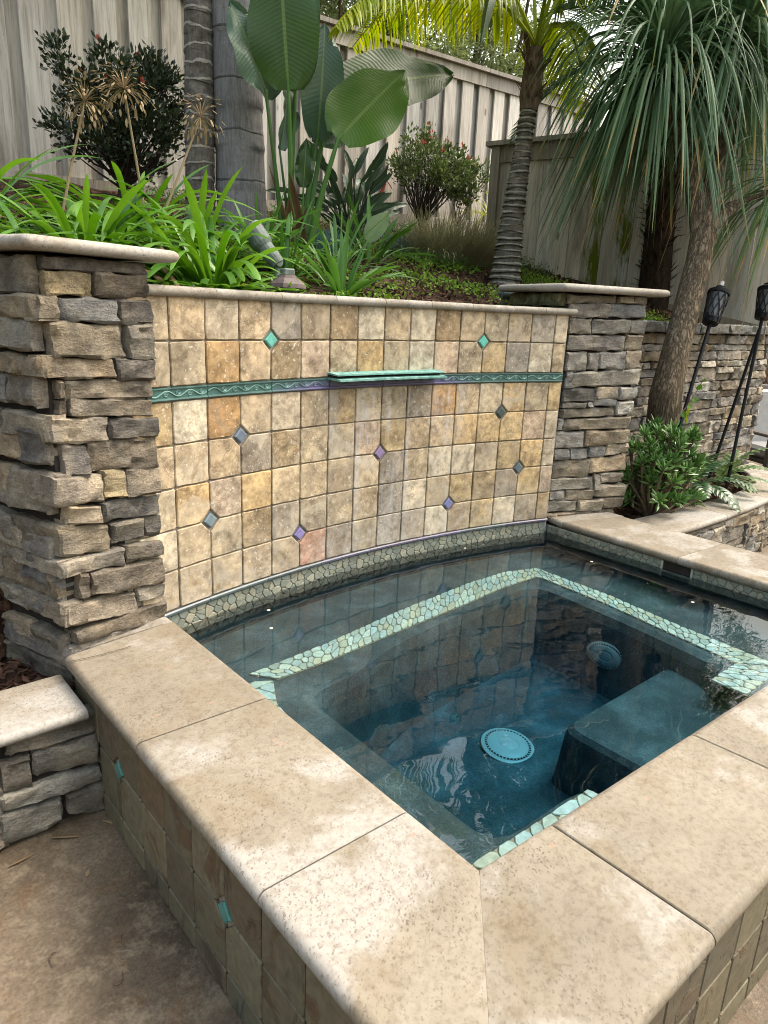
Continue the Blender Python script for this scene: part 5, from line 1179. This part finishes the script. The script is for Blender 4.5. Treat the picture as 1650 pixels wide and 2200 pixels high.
LP = thing('lobed_plant', 'pale green lobed-leaf plant spilling over the curved planter ledge', 'plant', (3.2, -.22, -.08))
for a, e, L in ((-1.7, 1.0, .45), (-1.1, .7, .5), (-.6, .9, .5), (-2.3, 1.1, .4), (-.9, 1.2, .5), (-1.4, .4, .5), (0, 1.1, .4), (-2.0, .7, .42), (-.3, .6, .5)): pinnate(LP, (3.2, -.22, -.06), a, e, L, 3.2, 8, .085, .04, 'pale_lobed_leaf')
VN = thing('creeper', 'thin creeper with round leaves climbing across the palm trunk', 'vine', (2.1, -.30, .45)); g = MB(); vp = [(2.02, -.32, .44), (2.16, -.33, .52), (2.32, -.34, .63), (2.46, -.33, .76)]; g.tube(vp, .0025, 5); part('stem', g, 'twig', VN)
for i in range(9):
    t = i/8*2.99; k = int(t); p = Vector(vp[k]).lerp(Vector(vp[k+1]), t-k); g = MB(); a = U(0, 6.28); paddle(g, p, p+Vector((U(-.04, .04), -.02, U(-.05, .05))), .04, (-.6, -.7, .2), .03, .2, 6, 0, 0, .7); part('leaf', g, 'agapanthus_leaf', VN)
g = MB(); paddle(g, (2.72, -.12, .62), (2.75, -.12, .42), .035, (-.6, -.8, 0), .05, .3, 8, 0, .004); YL = thing('hanging_leaf', 'single yellow-green leaf hanging against the stone retaining wall', 'leaf', (2.73, -.12, .5)); part('blade', g, 'frond_yellow', YL); g = MB(); g.tube([(2.72, -.12, .62), (2.70, .09, .66)], .002, 4); part('leaf_stalk', g, 'twig', YL)
# ---------------------------------------------------------------- torches
def torch(label, foot, top, r=.068, h=.205):
    t = thing('garden_torch', label, 'torch', foot, 'black garden torches'); F, T = Vector(foot), Vector(top); ax = (T-F).normalized(); M = ax.to_track_quat('Z', 'Y').to_matrix(); g = MB(); g.tube([F-ax*.1, T], .0125, 10); part('pole', g, 'black_metal', t, smooth=True)
    g = MB(); g.lathe([(r*.62, 0), (r*.66, .002), (r*.92, h*.95)], T, 20, M); part('canister', g, 'smoked_glass', t, smooth=False)
    g = MB(); z = lambda u: (r*.70+(r*.98-r*.70)*u+.002, u*h)
    for k in range(9):
        for sg in (-1, 1):
            pts = []
            for i in range(9):
                u = i/8; rr, zz = z(u); a = 6.283*k/9+sg*u*1.15; pts.append(T+M @ Vector((rr*math.cos(a), rr*math.sin(a), zz)))
            g.tube(pts, .0042, 4)
    part('lattice', g, 'black_metal', t)
    g = MB(); g.lathe([(r*.2, -.01), (r*.72, -.008), (r*.74, .028), (r*.68, .03)], T, 20, M); part('base_collar', g, 'black_metal', t)
    g = MB(); g.lathe([(r*1.0, h-.012), (r*1.06, h-.008), (r*1.06, h+.012), (r*.8, h+.024), (r*.5, h+.03), (r*.5, h+.045), (r*.3, h+.05)], T, 20, M); part('top_cap', g, 'black_metal', t)
    g = MB(); g.lathe([(.014, h+.045), (.014, h+.085), (.010, h+.09)], T, 8, M); part('wick', g, 'wick', t)
    g = MB(); p = T+M @ Vector((0, 0, .06)); q = p+Vector((-.115, -.02, -.005)); g.tube([p, q, q+Vector((-.012, 0, 0))], [.008, .008, .018], 8); part('snuffer_knob', g, 'black_metal', t)
torch('black lattice garden torch leaning beside the palm trunk', (2.0, -.37, -.10), (2.605, -.25, 1.13))
torch('black lattice garden torch leaning at the right picture edge', (3.04, -.36, -.10), (3.42, -.24, 1.18))
g = MB(); g.tube([(3.20, -.14, -.1), (3.335, -.18, .5), (3.47, -.215, 1.10)], .0115, 8); o = part('garden_stake', g, 'black_metal', smooth=True); tag(o, 'thin bare black stake just behind the right torch pole', 'stake')
# ---------------------------------------------------------------- garden lights
def spot(label, c, d, L, r, foot, group='verdigris garden spotlights'):
    t = thing('spotlight', label, 'lamp', foot, group); c = Vector(c); d = Vector(d).normalized(); M = d.to_track_quat('Z', 'Y').to_matrix()
    g = MB(); g.lathe([(r*.3, -L*.5), (r*.62, -L*.48), (r*.72, -L*.3), (r*.72, -L*.02), (r*.95, L*.08), (r*1.0, L*.5), (r*.9, L*.5), (r*.86, L*.2)], c, 18, M); part('housing', g, 'patina', t, smooth=False)
    g = MB(); g.lathe([(r*.85, L*.19), (r*.85, L*.21)], c, 18, M); part('lens', g, 'smoked_glass', t)
    b_ = c-d*L*.42; g = MB(); g.lathe([(r*.35, -.03), (r*.42, -.02), (r*.42, .02), (r*.35, .03)], b_, 12, Matrix.Rotation(R_(90), 3, 'X')); part('knuckle', g, 'patina', t)
    g = MB(); g.tube([b_, Vector(foot)-Vector((0, 0, .05))], .013, 8); part('stake', g, 'patina', t)
spot('grey-green garden spotlight tilted up among the agapanthus leaves', (-.245, .615, 1.385), (-.42, .55, .8), .22, .055, (-.21, .54, 1.15))
spot('mossy spotlight lying behind the wall cap beside the right column', (1.45, .46, 1.245), (.85, -.5, -.08), .17, .052, (1.40, .50, 1.14))
PL = thing('path_light', 'brown mushroom path light poking above the wall cap', 'lamp', (-.30, .33, 1.14)); c = (-.30, .33, 1.115)
g = MB(); g.lathe([(.085, .075), (.088, .08), (.082, .098), (.052, .122), (.046, .124), (.04, .135), (.0, .14)], c, 8); part('hat', g, 'bronze', PL)
g = MB(); g.lathe([(.03, -.05), (.032, .03), (.05, .035), (.05, .076)], c, 12); part('stem', g, 'bronze', PL)
g = MB(); g.rbox(Vector((-.30, .33, 1.263)), (.03, .022, .016), .006); part('finial', g, 'patina', PL)
# ---------------------------------------------------------------- chair on the patio at the right edge
CH = thing('patio_chair', 'dark wooden patio chair with grey cushion cut by the right edge', 'chair', (5.25, .15, -.46)); ca = R_(-28)
def cb(name, c, h, mat, rx=0, col=None, bev=.008, parent=None):
    M = Matrix.Rotation(ca, 3, 'Z') @ Matrix.Rotation(rx, 3, 'X'); g = MB(); g.rbox(Vector((5.25, .15, -.46))+Matrix.Rotation(ca, 3, 'Z') @ Vector(c), h, bev, M); return part(name, g, mat, parent or CH, col)
for sx in (-.29, .29):
    cb('leg', (sx, -.26, .29), (.035, .03, .29), 'paint', 0, (.055, .05, .045)); cb('leg', (sx, .28, .24), (.035, .03, .24), 'paint', 0, (.055, .05, .045)); cb('armrest', (sx, .0, .60), (.05, .33, .014), 'paint', 0, (.06, .055, .05)); cb('back_frame', (sx, .36, .66), (.03, .02, .34), 'paint', -.3, (.06, .055, .05))
cb('seat', (0, 0, .34), (.29, .30, .02), 'paint', 0, (.06, .055, .05)); cb('back_rail', (0, .45, .97), (.31, .02, .04), 'paint', -.3, (.06, .055, .05)); cb('seat_cushion', (0, -.02, .42), (.27, .28, .055), 'paint', 0, (.22, .225, .23), .03); cb('back_cushion', (0, .29, .70), (.27, .05, .28), 'paint', -.3, (.22, .225, .23), .03)
# ---------------------------------------------------------------- trees beyond the fence
def far_tree(label, base, c, r, nleaf, seed):
    t = thing('garden_tree', label, 'tree', base, 'trees beyond the back fence'); q = random.Random(seed); g = MB(); B, C_ = Vector(base), Vector(c)
    f0 = B.lerp(C_, .45); g.tube([B-Vector((0, 0, .2)), B.lerp(f0, .5)+Vector((q.uniform(-.15, .15), 0, 0)), f0], [.16, .13, .11], 8)
    for i in range(28):
        e = C_+Vector((q.uniform(-1, 1)*r[0], q.uniform(-1, 1)*r[1], q.uniform(-.8, .9)*r[2])); m_ = f0.lerp(e, .5)+Vector((q.uniform(-.2, .2), q.uniform(-.2, .2), .1)); g.tube([f0, m_, e], [.06, .03, .008], 5)
    part('trunk', g, 'twig', t); p, d = crown_pts(c, r, nleaf, seed, 60, .1); d[:, 2] -= .4; v, f = leaf_cloud(p, d, .13, .028, seed); cloud_part('crown', v, f, 'tree_leaf', t, kind='stuff')
far_tree('feathery olive green tree behind the fence right of the paddle leaves', (4.6, 6.2, 2.0), (4.5, 6.0, 5.0), (1.7, 1.4, 1.9), 15000, 61)
far_tree('feathery tree behind the fence above the slender palm', (7.6, 6.6, 2.0), (7.4, 6.4, 5.2), (2.0, 1.5, 2.2), 15000, 62)
far_tree('tree beyond the fence behind the date palm', (9.8, 3.2, 1.9), (9.6, 3.2, 4.9), (2.0, 2.2, 2.4), 12000, 63)
far_tree('tree beyond the fence hidden above the thick palm trunk', (2.0, 7.2, 2.1), (1.9, 7.0, 6.6), (1.6, 1.4, 1.5), 9000, 64)
# grassy plants between the two fences
strap_plant('grassy_plant', 'yellow-green grassy plant behind the end of the shorter fence', 'grass', (3.95, 2.95, 2.15), 40, (.35, .6), .012, 3.2, 'frond_yellow', (.3, 1.4), base_r=.05)
AA = strap_plant('aloe', 'aloe with orange flower peeping over the shorter fence', 'succulent', (4.05, 2.4, 2.30), 12, (.3, .45), .05, .6, 'strelitzia_leaf', (.5, 1.3), base_r=.03)
g = MB()
for i in range(40): a = U(0, 6.28); strap(g, (4.02+U(-.03, .03), 2.4, 2.76+U(-.05, .05)), a, U(-1.2, .2), .06, .012, 1, 3, .2, .6)
o = part('flower', g, 'red_leaf', AA, label='small orange flower spike'); 
# ---------------------------------------------------------------- small litter
def litter(label, p, a, L, kind='dry_leaf', name='dry_leaf', w_=.012, lift=.004):
    g = MB(); strap(g, (p[0], p[1], p[2]+lift), a, .12, L, w_, 3.0, 6, .3, .5, U(-.5, .5), -.05, lambda u: math.sin(math.pi*min(1, u*.9+.08))); o = part(name, g, kind); tag(o, label, 'leaf', 'dry leaf litter')
litter('dry leaf lying on the patio below the left planter wall', (-1.62, -.58, -.46), 2.6, .09); litter('narrow dry leaf on the patio by the stone wall foot', (-1.75, -.57, -.46), 3.3, .08); litter('small dry leaf in the corner where planter wall meets slate', (-1.545, -.55, -.46), -1.0, .06); litter('curled dark leaf on the patio concrete', (-1.66, -.75, -.46), 1.0, .025)
g = MB(); g.tube([(-1.60+.25*t-.0, -.33-.02*t-.012*math.sin(t*3), .006-.07*max(0, .14-t)/.14 if t < .14 else .005) for t in np.linspace(.2, 1, 12)], .0013, 4); o = part('dry_twig', g, 'twig'); tag(o, 'long thin dry needle lying across the coping corner', 'twig')
for (x, y), wh in zip(((-1.80, -.95), (-1.72, -1.12), (-1.93, -1.35), (-1.65, -1.0)), ('in the middle of the patio corner', 'below the slate side of the spa', 'nearest the bottom left corner', 'closest to the second turquoise diamond')):
    g = MB(); a = U(0, 6); g.tube([(x+.02*t*math.cos(a+t), y+.03*t*math.sin(a+t), -.455) for t in np.linspace(0, 1.5, 6)], .0012, 4); o = part('dry_twig', g, 'twig'); tag(o, 'tiny dark twig on the concrete '+wh, 'twig', 'tiny twigs on the patio')
for (x, y), wh in zip(((-.72, -.19), (-.80, -.34), (.95, -.62), (.87, -1.2), (.55, -.10)), ('near the left end of the tile wall', 'above the left end of the bench stripe', 'below the skimmer mouth', 'above the right bench', 'near the right end of the tile wall')):
    g = MB(); g.lathe([(.005, 0), (.0075, .0012), (.0, .002)], (x, y, ZW+.0006), 8); o = part('floating_petal', g, 'wick'); tag(o, 'tiny white petal floating '+wh, 'petal', 'white petals on the water')
g = MB(); g.lathe([(.012, 0)]+[(.012+.004*(i % 2), .008*i) for i in range(1, 9)]+[(.008, .075)], (3.85, .40, 1.12), 10); o = part('sprinkler_riser', g, 'wick'); tag(o, 'small white ribbed sprinkler riser on the soil at right edge', 'sprinkler')
